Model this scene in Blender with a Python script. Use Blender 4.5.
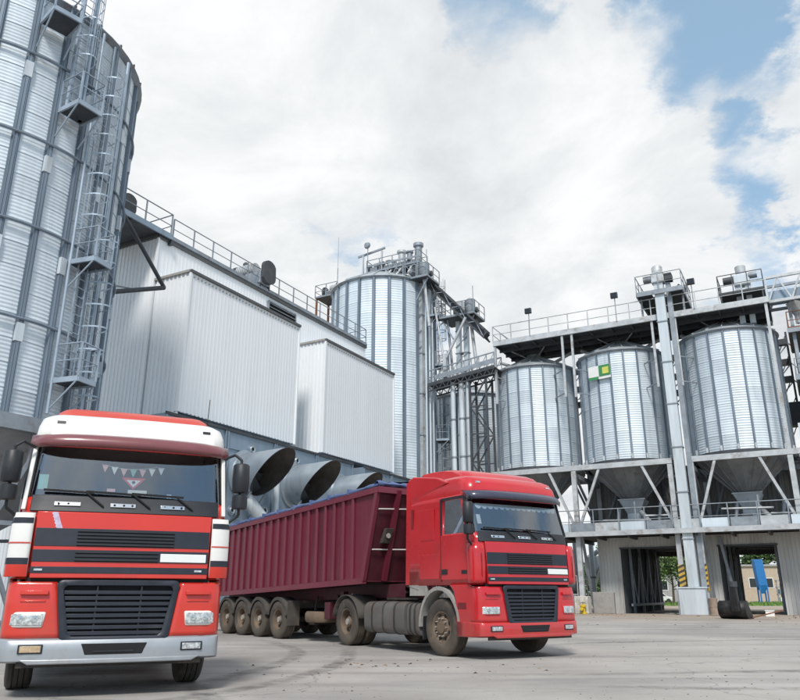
import bpy, math, random
from mathutils import Vector, Matrix, Euler
random.seed(7)
R = math.radians
SC = bpy.context.scene
COL = SC.collection
for o in list(bpy.data.objects):
    bpy.data.objects.remove(o)

# ------------------------------------------------------------------ camera
cam_d = bpy.data.cameras.new('camera')
cam_d.sensor_width = 36.0
cam_d.sensor_fit = 'HORIZONTAL'
cam_d.lens = 36.0 * 743.4 / 800.0
cam_d.clip_end = 3000
cam = bpy.data.objects.new('camera', cam_d)
COL.objects.link(cam)
cam.location = (0, 0, 1.121)
cam.rotation_euler = (R(90) + 0.3183, 0, 0)
SC.camera = cam

# ------------------------------------------------------------------ light
SUN_DIR = Vector((-0.06, -0.66, 0.745)).normalized()      # towards the sun
SUN_EL = math.asin(SUN_DIR.z)
sun_d = bpy.data.lights.new('sun', 'SUN')
sun_d.energy = 2.5
sun_d.angle = R(11.0)
sun_d.color = (1.0, 0.955, 0.90)
sun = bpy.data.objects.new('sun', sun_d)
COL.objects.link(sun)
sun.location = (-10, -20, 40)
sun.rotation_euler = SUN_DIR.to_track_quat('Z', 'Y').to_euler()

SC.view_settings.view_transform = 'Standard'
SC.view_settings.look = 'None'
SC.view_settings.gamma = 1.0
SC.view_settings.exposure = 0.36
SC.view_settings.use_curve_mapping = False
SC.render.engine = 'CYCLES'


def new_node(nt, typ, **kw):
    n = nt.nodes.new(typ)
    for k, v in kw.items():
        if k.startswith('i_'):
            n.inputs[k[2:].replace('_', ' ')].default_value = v
        else:
            setattr(n, k, v)
    return n


def pixel_dir(x, y):
    a = (x - 400) / 743.4
    b = (350 - y) / 743.4
    c, s = math.cos(0.3183), math.sin(0.3183)
    return Vector((a, c - b * s, s + b * c)).normalized()


def build_world():
    w = bpy.data.worlds.new('World')
    SC.world = w
    w.use_nodes = True
    nt = w.node_tree
    nt.nodes.clear()
    L = nt.links.new
    out = nt.nodes.new('ShaderNodeOutputWorld')
    bg = nt.nodes.new('ShaderNodeBackground')
    bg.inputs['Strength'].default_value = 0.1
    sky = new_node(nt, 'ShaderNodeTexSky', sky_type='NISHITA', sun_disc=False)
    sky.sun_elevation = SUN_EL
    sky.sun_rotation = math.atan2(SUN_DIR.x, SUN_DIR.y)
    sky.air_density = 1.0
    sky.dust_density = 0.5
    sky.ozone_density = 1.4
    tc = nt.nodes.new('ShaderNodeTexCoord')
    sep = nt.nodes.new('ShaderNodeSeparateXYZ')
    L(tc.outputs['Generated'], sep.inputs[0])
    # clouds lie on a flat layer overhead, so they shrink towards the horizon
    zz = new_node(nt, 'ShaderNodeMath', operation='MAXIMUM')
    L(sep.outputs['Z'], zz.inputs[0]); zz.inputs[1].default_value = 0.0
    za = new_node(nt, 'ShaderNodeMath', operation='ADD')
    L(zz.outputs[0], za.inputs[0]); za.inputs[1].default_value = 0.22
    dv = []
    for ax in 'XY':
        d = new_node(nt, 'ShaderNodeMath', operation='DIVIDE')
        L(sep.outputs[ax], d.inputs[0]); L(za.outputs[0], d.inputs[1])
        dv.append(d)
    cmb = nt.nodes.new('ShaderNodeCombineXYZ')
    L(dv[0].outputs[0], cmb.inputs[0]); L(dv[1].outputs[0], cmb.inputs[1])
    cmb.inputs[2].default_value = 3.7

    def noise(scale, detail, rough, dist=0.0, off=0.0):
        n = new_node(nt, 'ShaderNodeTexNoise')
        n.inputs['Scale'].default_value = scale
        n.inputs['Detail'].default_value = detail
        n.inputs['Roughness'].default_value = rough
        n.inputs['Distortion'].default_value = dist
        if off:
            a = new_node(nt, 'ShaderNodeVectorMath', operation='ADD')
            L(cmb.outputs[0], a.inputs[0]); a.inputs[1].default_value = (off, off * .7, off)
            L(a.outputs[0], n.inputs['Vector'])
        else:
            L(cmb.outputs[0], n.inputs['Vector'])
        return n
    n1 = noise(1.35, 9, 0.58, 0.25)
    dens = n1.outputs['Fac']
    # ragged outlines: the view direction is shaken before each break is cut
    nw = noise(3.2, 8, 0.62, 0.0, 2.1)
    sh = new_node(nt, 'ShaderNodeVectorMath', operation='SUBTRACT')
    L(nw.outputs['Color'], sh.inputs[0]); sh.inputs[1].default_value = (.5, .5, .5)
    sh2 = new_node(nt, 'ShaderNodeVectorMath', operation='MULTIPLY_ADD')
    L(sh.outputs[0], sh2.inputs[0]); sh2.inputs[1].default_value = (.34, .34, .34)
    L(tc.outputs['Generated'], sh2.inputs[2])
    shn = new_node(nt, 'ShaderNodeVectorMath', operation='NORMALIZE')
    L(sh2.outputs[0], shn.inputs[0])
    # the half of the sky behind the camera is only half covered, as the windscreens show
    yb = nt.nodes.new('ShaderNodeMapRange')
    yb.interpolation_type = 'SMOOTHSTEP'
    L(sep.outputs['Y'], yb.inputs['Value'])
    yb.inputs['From Min'].default_value = 0.25
    yb.inputs['From Max'].default_value = -0.45
    yb.inputs['To Max'].default_value = 0.125
    yb2 = new_node(nt, 'ShaderNodeMath', operation='SUBTRACT')
    L(dens, yb2.inputs[0]); L(yb.outputs[0], yb2.inputs[1])
    dens = yb2.outputs[0]
    # breaks in the cloud (blue) and thick banks
    spots = [((690, 50), 0.986, 0.29), ((738, 185), 0.994, 0.24), ((505, 6), 0.993, 0.28),
             ((338, 208), 0.994, 0.27), ((716, 292), 0.997, 0.12), ((610, 110), 0.985, -0.10), ((770, 110), 0.993, -0.12), ((650, 260), 0.99, -0.12),
             ((430, 110), 0.955, -0.16), ((190, 120), 0.955, -0.16), ((570, 230), 0.975, -0.14), ((560, 330), 0.98, -0.16)]
    for (p, lim, amp) in spots:
        d = new_node(nt, 'ShaderNodeVectorMath', operation='DOT_PRODUCT')
        L(shn.outputs[0], d.inputs[0]); d.inputs[1].default_value = pixel_dir(*p)
        m = new_node(nt, 'ShaderNodeMapRange', interpolation_type='SMOOTHERSTEP')
        L(d.outputs['Value'], m.inputs['Value'])
        m.inputs['From Min'].default_value = lim
        m.inputs['From Max'].default_value = 1.0
        m.inputs['To Min'].default_value = 0.0
        m.inputs['To Max'].default_value = amp
        s = new_node(nt, 'ShaderNodeMath', operation='SUBTRACT')
        L(dens, s.inputs[0]); L(m.outputs[0], s.inputs[1])
        dens = s.outputs[0]
    mask = new_node(nt, 'ShaderNodeMapRange', interpolation_type='SMOOTHSTEP')
    L(dens, mask.inputs['Value'])
    mask.inputs['From Min'].default_value = 0.335
    mask.inputs['From Max'].default_value = 0.50
    # light and grey parts of the clouds
    n2 = noise(2.1, 9, 0.62, 0.4, 5.3)
    ramp = nt.nodes.new('ShaderNodeValToRGB')
    L(n2.outputs['Fac'], ramp.inputs[0])
    ramp.color_ramp.elements[0].position = 0.27
    ramp.color_ramp.elements[0].color = (4.9, 5.2, 5.45, 1)
    ramp.color_ramp.elements[1].position = 0.62
    ramp.color_ramp.elements[1].color = (7.75, 7.85, 7.9, 1)
    # thin edges are brightest
    mix = new_node(nt, 'ShaderNodeMix', data_type='RGBA')
    mul = new_node(nt, 'ShaderNodeMix', data_type='RGBA', blend_type='MULTIPLY')
    mul.inputs['Factor'].default_value = 1.0
    L(sky.outputs[0], mul.inputs['A']); mul.inputs['B'].default_value = (1.15, 1.2, 1.2, 1)
    hz = new_node(nt, 'ShaderNodeMix', data_type='RGBA')
    hz.inputs['Factor'].default_value = 0.45
    L(mul.outputs['Result'], hz.inputs['A']); hz.inputs['B'].default_value = (4.2, 6.2, 7.8, 1)
    L(mask.outputs[0], mix.inputs['Factor'])
    L(hz.outputs['Result'], mix.inputs['A'])
    L(ramp.outputs['Color'], mix.inputs['B'])
    L(mix.outputs['Result'], bg.inputs['Color'])
    L(bg.outputs[0], out.inputs['Surface'])


build_world()

# ------------------------------------------------------------------ materials
MATS = {}


def mat(name, col, rough=0.5, metal=0.0, var=0.12, scale=3.0, dirt=None, dirt_amt=0.0, dirt_scale=2.0,
        rnd=0.0, bump=0.0, bump_scale=40.0, spec=0.5, streak=False, coat=0.0, low_dirt=None):
    m = bpy.data.materials.new(name)
    m.use_nodes = True
    nt = m.node_tree
    L = nt.links.new
    b = nt.nodes['Principled BSDF']
    b.inputs['Roughness'].default_value = rough
    b.inputs['Metallic'].default_value = metal
    b.inputs['Specular IOR Level'].default_value = spec
    b.inputs['Coat Weight'].default_value = coat
    b.inputs['Coat Roughness'].default_value = 0.12
    geo = nt.nodes.new('ShaderNodeNewGeometry')
    mp = nt.nodes.new('ShaderNodeMapping')
    L(geo.outputs['Position'], mp.inputs['Vector'])
    if streak:
        mp.inputs['Scale'].default_value = (1, 1, 0.12)
    n = nt.nodes.new('ShaderNodeTexNoise')
    n.inputs['Scale'].default_value = scale
    n.inputs['Detail'].default_value = 6
    n.inputs['Roughness'].default_value = 0.6
    L(mp.outputs[0], n.inputs['Vector'])
    mr = nt.nodes.new('ShaderNodeMapRange')
    mr.inputs['From Min'].default_value = 0.3
    mr.inputs['From Max'].default_value = 0.7
    mr.inputs['To Min'].default_value = 1 - var
    mr.inputs['To Max'].default_value = 1 + var
    L(n.outputs['Fac'], mr.inputs['Value'])
    val = mr.outputs[0]
    if rnd:
        oi = nt.nodes.new('ShaderNodeObjectInfo')
        m2 = nt.nodes.new('ShaderNodeMapRange')
        m2.inputs['To Min'].default_value = 1 - rnd
        m2.inputs['To Max'].default_value = 1 + rnd
        L(oi.outputs['Random'], m2.inputs['Value'])
        mm = new_node(nt, 'ShaderNodeMath', operation='MULTIPLY')
        L(val, mm.inputs[0]); L(m2.outputs[0], mm.inputs[1])
        val = mm.outputs[0]
    sc = new_node(nt, 'ShaderNodeVectorMath', operation='SCALE')
    sc.inputs[0].default_value = col
    L(val, sc.inputs['Scale'])
    cur = sc.outputs[0]
    if dirt:
        n3 = nt.nodes.new('ShaderNodeTexNoise')
        n3.inputs['Scale'].default_value = dirt_scale
        n3.inputs['Detail'].default_value = 8
        n3.inputs['Roughness'].default_value = 0.68
        L(mp.outputs[0], n3.inputs['Vector'])
        m3 = nt.nodes.new('ShaderNodeMapRange')
        m3.inputs['From Min'].default_value = 0.62 - dirt_amt * 0.4
        m3.inputs['From Max'].default_value = 0.82 - dirt_amt * 0.4
        L(n3.outputs['Fac'], m3.inputs['Value'])
        fac = m3.outputs[0]
        mx = new_node(nt, 'ShaderNodeMix', data_type='RGBA')
        L(fac, mx.inputs['Factor'])
        L(cur, mx.inputs['A']); mx.inputs['B'].default_value = (*dirt, 1)
        cur = mx.outputs['Result']
    if low_dirt:                       # road spray on what stands close to the ground
        (dc, zt, amt) = low_dirt
        sp = nt.nodes.new('ShaderNodeSeparateXYZ')
        L(geo.outputs['Position'], sp.inputs[0])
        n4 = nt.nodes.new('ShaderNodeTexNoise')
        n4.inputs['Scale'].default_value = 5
        n4.inputs['Detail'].default_value = 7
        L(geo.outputs['Position'], n4.inputs['Vector'])
        ad = new_node(nt, 'ShaderNodeMath', operation='MULTIPLY_ADD')
        L(n4.outputs['Fac'], ad.inputs[0]); ad.inputs[1].default_value = zt * 1.2
        L(sp.outputs['Z'], ad.inputs[2])
        m4 = nt.nodes.new('ShaderNodeMapRange')
        m4.inputs['From Min'].default_value = zt * 1.7
        m4.inputs['From Max'].default_value = zt * 0.6
        m4.inputs['To Max'].default_value = amt
        L(ad.outputs[0], m4.inputs['Value'])
        mx = new_node(nt, 'ShaderNodeMix', data_type='RGBA')
        L(m4.outputs[0], mx.inputs['Factor'])
        L(cur, mx.inputs['A']); mx.inputs['B'].default_value = (*dc, 1)
        cur = mx.outputs['Result']
    L(cur, b.inputs['Base Color'])
    # gloss varies with the wear
    rr = nt.nodes.new('ShaderNodeMapRange')
    rr.inputs['To Min'].default_value = max(0.02, rough - 0.1)
    rr.inputs['To Max'].default_value = min(1, rough + 0.12)
    L(n.outputs['Fac'], rr.inputs['Value'])
    L(rr.outputs[0], b.inputs['Roughness'])
    if bump:
        nb = nt.nodes.new('ShaderNodeTexNoise')
        nb.inputs['Scale'].default_value = bump_scale
        nb.inputs['Detail'].default_value = 5
        L(mp.outputs[0], nb.inputs['Vector'])
        bp = nt.nodes.new('ShaderNodeBump')
        bp.inputs['Strength'].default_value = bump
        bp.inputs['Distance'].default_value = 0.02
        L(nb.outputs['Fac'], bp.inputs['Height'])
        L(bp.outputs[0], b.inputs['Normal'])
    MATS[name] = m
    return m


DUST = (0.20, 0.165, 0.125)
mat('galv', (0.60, 0.665, 0.71), 0.52, 0.22, 0.10, 2.5, rnd=0.09, dirt=(0.30, 0.31, 0.31), dirt_amt=0.05, dirt_scale=1.1, streak=True, bump=0.05, bump_scale=20)
mat('galv_pale', (0.54, 0.59, 0.62), 0.5, 0.2, 0.12, 2.5, rnd=0.05, dirt=(0.27, 0.26, 0.25), dirt_amt=0.14, dirt_scale=1.0, streak=True)
mat('ladder_steel', (0.34, 0.41, 0.48), 0.5, 0.3, 0.16, 2.0)
mat('rib_steel', (0.19, 0.235, 0.285), 0.5, 0.35, 0.18, 2.0, streak=True)
mat('light_steel', (0.47, 0.49, 0.50), 0.52, 0.25, 0.18, 2.0, dirt=(0.22, 0.165, 0.12), dirt_amt=0.20, dirt_scale=1.5)
mat('mid_steel', (0.27, 0.30, 0.33), 0.55, 0.4, 0.2, 2.0, dirt=(0.16, 0.12, 0.09), dirt_amt=0.12, dirt_scale=1.4)
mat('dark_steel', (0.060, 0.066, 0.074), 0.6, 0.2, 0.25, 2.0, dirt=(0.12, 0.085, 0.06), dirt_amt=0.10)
mat('blue_steel', (0.24, 0.31, 0.38), 0.45, 0.35, 0.14, 1.5, rnd=0.06, dirt=(0.15, 0.16, 0.17), dirt_amt=0.10, dirt_scale=0.9, streak=True)
mat('cowl_steel', (0.38, 0.43, 0.47), 0.38, 0.6, 0.12, 1.5, dirt=(0.2, 0.19, 0.18), dirt_amt=0.08, streak=True)
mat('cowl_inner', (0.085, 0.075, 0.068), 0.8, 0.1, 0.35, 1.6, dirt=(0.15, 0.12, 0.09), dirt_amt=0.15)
mat('cladding', (0.78, 0.80, 0.81), 0.42, 0.05, 0.035, 0.8, dirt=(0.60, 0.61, 0.60), dirt_amt=0.05, dirt_scale=0.6, streak=True, rnd=0.02)
mat('cladding_dirty', (0.50, 0.50, 0.48), 0.55, 0.05, 0.12, 1.2, dirt=(0.24, 0.21, 0.18), dirt_amt=0.22, dirt_scale=0.8, streak=True)
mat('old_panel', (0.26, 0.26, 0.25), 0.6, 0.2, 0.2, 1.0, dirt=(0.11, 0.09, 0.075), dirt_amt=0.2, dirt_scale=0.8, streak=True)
mat('cone_steel', (0.34, 0.35, 0.36), 0.48, 0.45, 0.18, 1.4, dirt=(0.17, 0.15, 0.13), dirt_amt=0.15, dirt_scale=1.2)
mat('roof_steel', (0.50, 0.53, 0.54), 0.45, 0.45, 0.12, 1.5, rnd=0.05)
mat('trim_dark', (0.10, 0.105, 0.11), 0.5, 0.3, 0.15)
mat('concrete', (0.30, 0.285, 0.265), 0.85, 0, 0.2, 2.0, dirt=(0.16, 0.14, 0.12), dirt_amt=0.15, bump=0.3, bump_scale=18)
mat('whitewash', (0.52, 0.50, 0.46), 0.8, 0, 0.2, 3.0, dirt=(0.26, 0.22, 0.18), dirt_amt=0.25)
mat('yellow_paint', (0.62, 0.42, 0.02), 0.5, 0, 0.15, 4, dirt=(0.2, 0.15, 0.07), dirt_amt=0.12)
mat('hazard_yellow', (0.55, 0.36, 0.05), 0.6, 0, 0.2, 4, dirt=(0.2, 0.15, 0.09), dirt_amt=0.25)
mat('hazard_black', (0.05, 0.045, 0.04), 0.6)
mat('rust', (0.20, 0.085, 0.045), 0.8, 0, 0.3, 3)
mat('green_paint', (0.05, 0.24, 0.09), 0.5)
mat('sign_yellow', (0.62, 0.62, 0.12), 0.5)
mat('white_paint', (0.78, 0.77, 0.74), 0.42, 0, 0.04, 2)
mat('truck_white', (0.76, 0.74, 0.70), 0.28, 0, 0.03, 2, coat=0.4)
mat('left_red', (0.58, 0.028, 0.014), 0.30, 0, 0.07, 1.2, coat=0.6, dirt=(0.40, 0.045, 0.03), dirt_amt=0.10, dirt_scale=2.0, low_dirt=((0.30, 0.13, 0.09), 0.8, 0.35))
mat('roof_red', (0.55, 0.06, 0.035), 0.42, 0, 0.10, 1.2, coat=0.2)
mat('cab_red', (0.50, 0.011, 0.017), 0.28, 0, 0.09, 1.0, coat=0.6, dirt=(0.33, 0.02, 0.025), dirt_amt=0.12, dirt_scale=1.6, low_dirt=((0.25, 0.11, 0.085), 0.85, 0.45))
mat('visor_red', (0.19, 0.055, 0.06), 0.3, 0, 0.1, 2, coat=0.5)
mat('visor_blue', (0.045, 0.045, 0.075), 0.25, 0, 0.1, 2, coat=0.5)
mat('black_plastic', (0.016, 0.018, 0.023), 0.5, 0, 0.2, 5, dirt=(0.05, 0.047, 0.044), dirt_amt=0.06)
mat('navy_plastic', (0.016, 0.020, 0.031), 0.45, 0, 0.15, 5, dirt=(0.042, 0.043, 0.048), dirt_amt=0.06)
mat('deep_black', (0.009, 0.009, 0.010), 0.8)
mat('interior', (0.035, 0.036, 0.04), 0.85)
mat('seat_cloth', (0.05, 0.05, 0.06), 0.95)
mat('silver_paint', (0.36, 0.385, 0.41), 0.36, 0.35, 0.10, 3, dirt=(0.30, 0.28, 0.25), dirt_amt=0.14, dirt_scale=3, low_dirt=((0.22, 0.19, 0.16), 0.42, 0.7))
mat('grey_trim', (0.33, 0.315, 0.29), 0.6, 0, 0.15, 3, dirt=(0.22, 0.19, 0.16), dirt_amt=0.2)
mat('chrome', (0.65, 0.66, 0.67), 0.22, 0.9, 0.05)
mat('lens', (0.52, 0.55, 0.56), 0.12, 0.4, 0.6, 34, coat=1.0)
mat('lamp_bowl', (0.55, 0.58, 0.60), 0.15, 0.8, 0.25, 25)
mat('lamp_amber', (0.45, 0.33, 0.20), 0.25, 0, 0.25, 20, coat=0.6)
mat('plate_white', (0.74, 0.75, 0.73), 0.5, 0, 0.05)
mat('lilac', (0.50, 0.42, 0.55), 0.6, 0, 0.25, 30)
mat('paper', (0.75, 0.75, 0.72), 0.8, 0, 0.05)
mat('paper_red', (0.55, 0.05, 0.06), 0.7)
mat('paper_green', (0.25, 0.48, 0.42), 0.7)
mat('paper_pink', (0.70, 0.42, 0.42), 0.7)
mat('tyre', (0.030, 0.028, 0.027), 0.85, 0, 0.25, 4, dirt=DUST, dirt_amt=0.12, dirt_scale=2.5, low_dirt=((0.13, 0.11, 0.09), 0.5, 0.4), bump=0.3, bump_scale=30)
mat('tyre_dusty', (0.055, 0.047, 0.040), 0.9, 0, 0.25, 4, dirt=(0.14, 0.108, 0.08), dirt_amt=0.30, dirt_scale=2.2, low_dirt=((0.15, 0.12, 0.09), 0.7, 0.5), bump=0.3, bump_scale=30)
mat('rim_dusty', (0.16, 0.115, 0.08), 0.85, 0, 0.25, 5, dirt=(0.10, 0.065, 0.045), dirt_amt=0.3)
mat('hub_steel', (0.42, 0.40, 0.36), 0.5, 0.3, 0.2, 8)
mat('tank', (0.14, 0.132, 0.125), 0.55, 0.3, 0.2, 2, dirt=(0.15, 0.115, 0.085), dirt_amt=0.30, dirt_scale=1.8)
mat('maroon', (0.145, 0.016, 0.034), 0.42, 0, 0.16, 1.5, dirt=(0.075, 0.013, 0.022), dirt_amt=0.28, dirt_scale=1.4, streak=True, coat=0.15, rnd=0.07)
mat('maroon_rib', (0.165, 0.026, 0.045), 0.45, 0, 0.16, 2.0, dirt=(0.10, 0.03, 0.04), dirt_amt=0.2, streak=True, coat=0.1)
mat('maroon_dark', (0.075, 0.012, 0.022), 0.5, 0, 0.2, 2.0, dirt=(0.06, 0.03, 0.03), dirt_amt=0.2)
mat('tarp_blue', (0.085, 0.125, 0.25), 0.55, 0, 0.25, 4, dirt=(0.30, 0.31, 0.34), dirt_amt=0.12, dirt_scale=3, bump=0.5, bump_scale=9)
mat('tarp_white', (0.55, 0.56, 0.60), 0.6, 0, 0.15, 4, bump=0.5, bump_scale=9)
mat('chassis', (0.045, 0.038, 0.034), 0.8, 0.1, 0.3, 3, dirt=(0.13, 0.10, 0.075), dirt_amt=0.25)
mat('mudguard', (0.065, 0.058, 0.05), 0.85, 0, 0.25, 3, dirt=(0.13, 0.10, 0.075), dirt_amt=0.22)
mat('white_line', (0.62, 0.60, 0.58), 0.6)
mat('red_dark', (0.16, 0.012, 0.016), 0.5)
mat('blue_paint', (0.02, 0.16, 0.44), 0.5, 0, 0.1)
mat('beige_wall', (0.45, 0.37, 0.28), 0.85, 0, 0.1)
mat('grey_wall', (0.33, 0.33, 0.32), 0.85, 0, 0.12)
mat('bark', (0.09, 0.07, 0.05), 0.9, 0, 0.3, 6)
mat('black_scoop', (0.018, 0.018, 0.019), 0.5, 0.2, 0.3, 4, dirt=(0.07, 0.055, 0.045), dirt_amt=0.15)
mat('tan_block', (0.30, 0.23, 0.18), 0.9, 0, 0.2, 4)
mat('car_white', (0.72, 0.72, 0.72), 0.3, 0, 0.02, 2, coat=0.6)
mat('car_glass', (0.02, 0.025, 0.03), 0.1)
mat('grain', (0.30, 0.21, 0.11), 0.95, 0, 0.25, 20)
mat('puddle', (0.035, 0.033, 0.032), 0.12)
mat('debris', (0.07, 0.05, 0.035), 0.95, 0, 0.4, 9)
mat('debris_pale', (0.24, 0.18, 0.12), 0.95, 0, 0.4, 9)


def glass_mat(name, tint, gloss, refl=(0.85, 0.9, 1.0)):
    m = bpy.data.materials.new(name)
    m.use_nodes = True
    nt = m.node_tree
    nt.nodes.clear()
    L = nt.links.new
    out = nt.nodes.new('ShaderNodeOutputMaterial')
    tr = nt.nodes.new('ShaderNodeBsdfTransparent')
    tr.inputs[0].default_value = (*tint, 1)
    gl = nt.nodes.new('ShaderNodeBsdfGlossy')
    gl.inputs['Color'].default_value = (*refl, 1)
    gl.inputs['Roughness'].default_value = 0.012
    lw = nt.nodes.new('ShaderNodeFresnel')
    lw.inputs[0].default_value = 1.5
    ad = new_node(nt, 'ShaderNodeMath', operation='ADD')
    L(lw.outputs[0], ad.inputs[0]); ad.inputs[1].default_value = gloss
    ad.use_clamp = True
    mx = nt.nodes.new('ShaderNodeMixShader')
    L(ad.outputs[0], mx.inputs[0]); L(tr.outputs[0], mx.inputs[1]); L(gl.outputs[0], mx.inputs[2])
    L(mx.outputs[0], out.inputs[0])
    MATS[name] = m


glass_mat('windscreen', (0.80, 0.84, 0.86), 0.19, (0.85, 0.93, 1.0))
glass_mat('side_glass', (0.25, 0.28, 0.28), 0.10)


def leaf_mat(name, col):
    m = bpy.data.materials.new(name)
    m.use_nodes = True
    nt = m.node_tree
    L = nt.links.new
    b = nt.nodes['Principled BSDF']
    geo = nt.nodes.new('ShaderNodeNewGeometry')
    mr = nt.nodes.new('ShaderNodeMapRange')
    mr.inputs['To Min'].default_value = 0.6
    mr.inputs['To Max'].default_value = 1.5
    L(geo.outputs['Random Per Island'], mr.inputs['Value'])
    sc = new_node(nt, 'ShaderNodeVectorMath', operation='SCALE')
    sc.inputs[0].default_value = col
    L(mr.outputs[0], sc.inputs['Scale'])
    L(sc.outputs[0], b.inputs['Base Color'])
    b.inputs['Roughness'].default_value = 0.7
    MATS[name] = m


leaf_mat('leaf', (0.060, 0.105, 0.030))
leaf_mat('leaf_pale', (0.095, 0.150, 0.045))
leaf_mat('grass', (0.110, 0.190, 0.035))


def ground_mat():
    m = bpy.data.materials.new('yard_concrete')
    m.use_nodes = True
    nt = m.node_tree
    L = nt.links.new
    b = nt.nodes['Principled BSDF']
    geo = nt.nodes.new('ShaderNodeNewGeometry')
    P = geo.outputs['Position']

    def noise(scale, detail=6, rough=0.6, vec=P, dist=0):
        n = nt.nodes.new('ShaderNodeTexNoise')
        n.inputs['Scale'].default_value = scale
        n.inputs['Detail'].default_value = detail
        n.inputs['Roughness'].default_value = rough
        n.inputs['Distortion'].default_value = dist
        L(vec, n.inputs['Vector'])
        return n.outputs['Fac']

    def rng(v, a, b_, c=0.0, d=1.0):
        r = nt.nodes.new('ShaderNodeMapRange')
        for k, x in zip(('From Min', 'From Max', 'To Min', 'To Max'), (a, b_, c, d)):
            r.inputs[k].default_value = x
        L(v, r.inputs['Value'])
        return r.outputs[0]

    def mixc(f, A, B):
        x = new_node(nt, 'ShaderNodeMix', data_type='RGBA')
        L(f, x.inputs['Factor'])
        for s, v in (('A', A), ('B', B)):
            if isinstance(v, tuple):
                x.inputs[s].default_value = (*v, 1)
            else:
                L(v, x.inputs[s])
        return x.outputs['Result']
    base = mixc(rng(noise(0.30, 7, 0.62), 0.34, 0.66), (0.335, 0.312, 0.287), (0.47, 0.445, 0.412))
    # worn lanes stretched along the driving direction
    mp = nt.nodes.new('ShaderNodeMapping')
    mp.inputs['Rotation'].default_value = (0, 0, R(14))
    mp.inputs['Scale'].default_value = (0.09, 0.75, 1)
    L(P, mp.inputs['Vector'])
    base = mixc(rng(noise(1.0, 6, 0.6, mp.outputs[0], 0.6), 0.48, 0.70, 0, 0.6), base, (0.185, 0.18, 0.18))
    base = mixc(rng(noise(1.7, 8, 0.7), 0.55, 0.8, 0, 0.45), base, (0.24, 0.222, 0.20))
    base = mixc(rng(noise(0.13, 5, 0.55, P, 0.8), 0.50, 0.66, 0, 0.55), base, (0.225, 0.212, 0.20))
    base = mixc(rng(noise(3.6, 6, 0.75, P, 0.5), 0.60, 0.72, 0, 0.55), base, (0.13, 0.12, 0.112))
    base = mixc(rng(noise(0.9, 6, 0.7, mp.outputs[0], 1.2), 0.56, 0.70, 0, 0.5), base, (0.50, 0.475, 0.44))
    # dry mud swept up towards the silos
    mp2 = nt.nodes.new('ShaderNodeMapping')
    mp2.inputs['Rotation'].default_value = (0, 0, R(28.5))
    L(P, mp2.inputs['Vector'])
    sp = nt.nodes.new('ShaderNodeSeparateXYZ')
    L(mp2.outputs[0], sp.inputs[0])
    mud = new_node(nt, 'ShaderNodeMath', operation='MULTIPLY')
    L(rng(sp.outputs['Y'], 32, 46), mud.inputs[0]); L(rng(noise(0.35, 6, 0.65), 0.3, 0.6, 0.15, 0.8), mud.inputs[1])
    base = mixc(mud.outputs[0], base, (0.37, 0.27, 0.185))
    mud2 = rng(noise(0.55, 7, 0.7), 0.60, 0.74, 0, 0.55)
    base = mixc(mud2, base, (0.34, 0.265, 0.20))
    base = mixc(rng(noise(55, 3, 0.7), 0.35, 0.75, 0, 0.25), base, (0.19, 0.18, 0.17))
    # cracks
    vo = nt.nodes.new('ShaderNodeTexVoronoi')
    vo.feature = 'DISTANCE_TO_EDGE'
    vo.inputs['Scale'].default_value = 0.16
    nv = nt.nodes.new('ShaderNodeTexNoise')
    nv.inputs['Scale'].default_value = 0.8
    nv.inputs['Detail'].default_value = 6
    L(P, nv.inputs['Vector'])
    ad = new_node(nt, 'ShaderNodeVectorMath', operation='MULTIPLY_ADD')
    L(nv.outputs['Color'], ad.inputs[0]); ad.inputs[1].default_value = (1.6, 1.6, 0); L(P, ad.inputs[2])
    L(ad.outputs[0], vo.inputs['Vector'])
    cr = rng(vo.outputs['Distance'], 0.0008, 0.0035, 0.32, 0.0)
    base = mixc(cr, base, (0.07, 0.065, 0.06))
    L(base, b.inputs['Base Color'])
    b.inputs['Specular IOR Level'].default_value = 0.35
    L(rng(noise(0.6, 6), 0.3, 0.7, 0.62, 0.9), b.inputs['Roughness'])
    bp = nt.nodes.new('ShaderNodeBump')
    bp.inputs['Strength'].default_value = 0.45
    bp.inputs['Distance'].default_value = 0.03
    hh = new_node(nt, 'ShaderNodeMath', operation='ADD')
    L(noise(22, 8, 0.7), hh.inputs[0]); L(rng(noise(1.1, 6), 0, 1, 0, 1.2), hh.inputs[1])
    L(hh.outputs[0], bp.inputs['Height'])
    L(bp.outputs[0], b.inputs['Normal'])
    MATS['ground'] = m


ground_mat()


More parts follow.
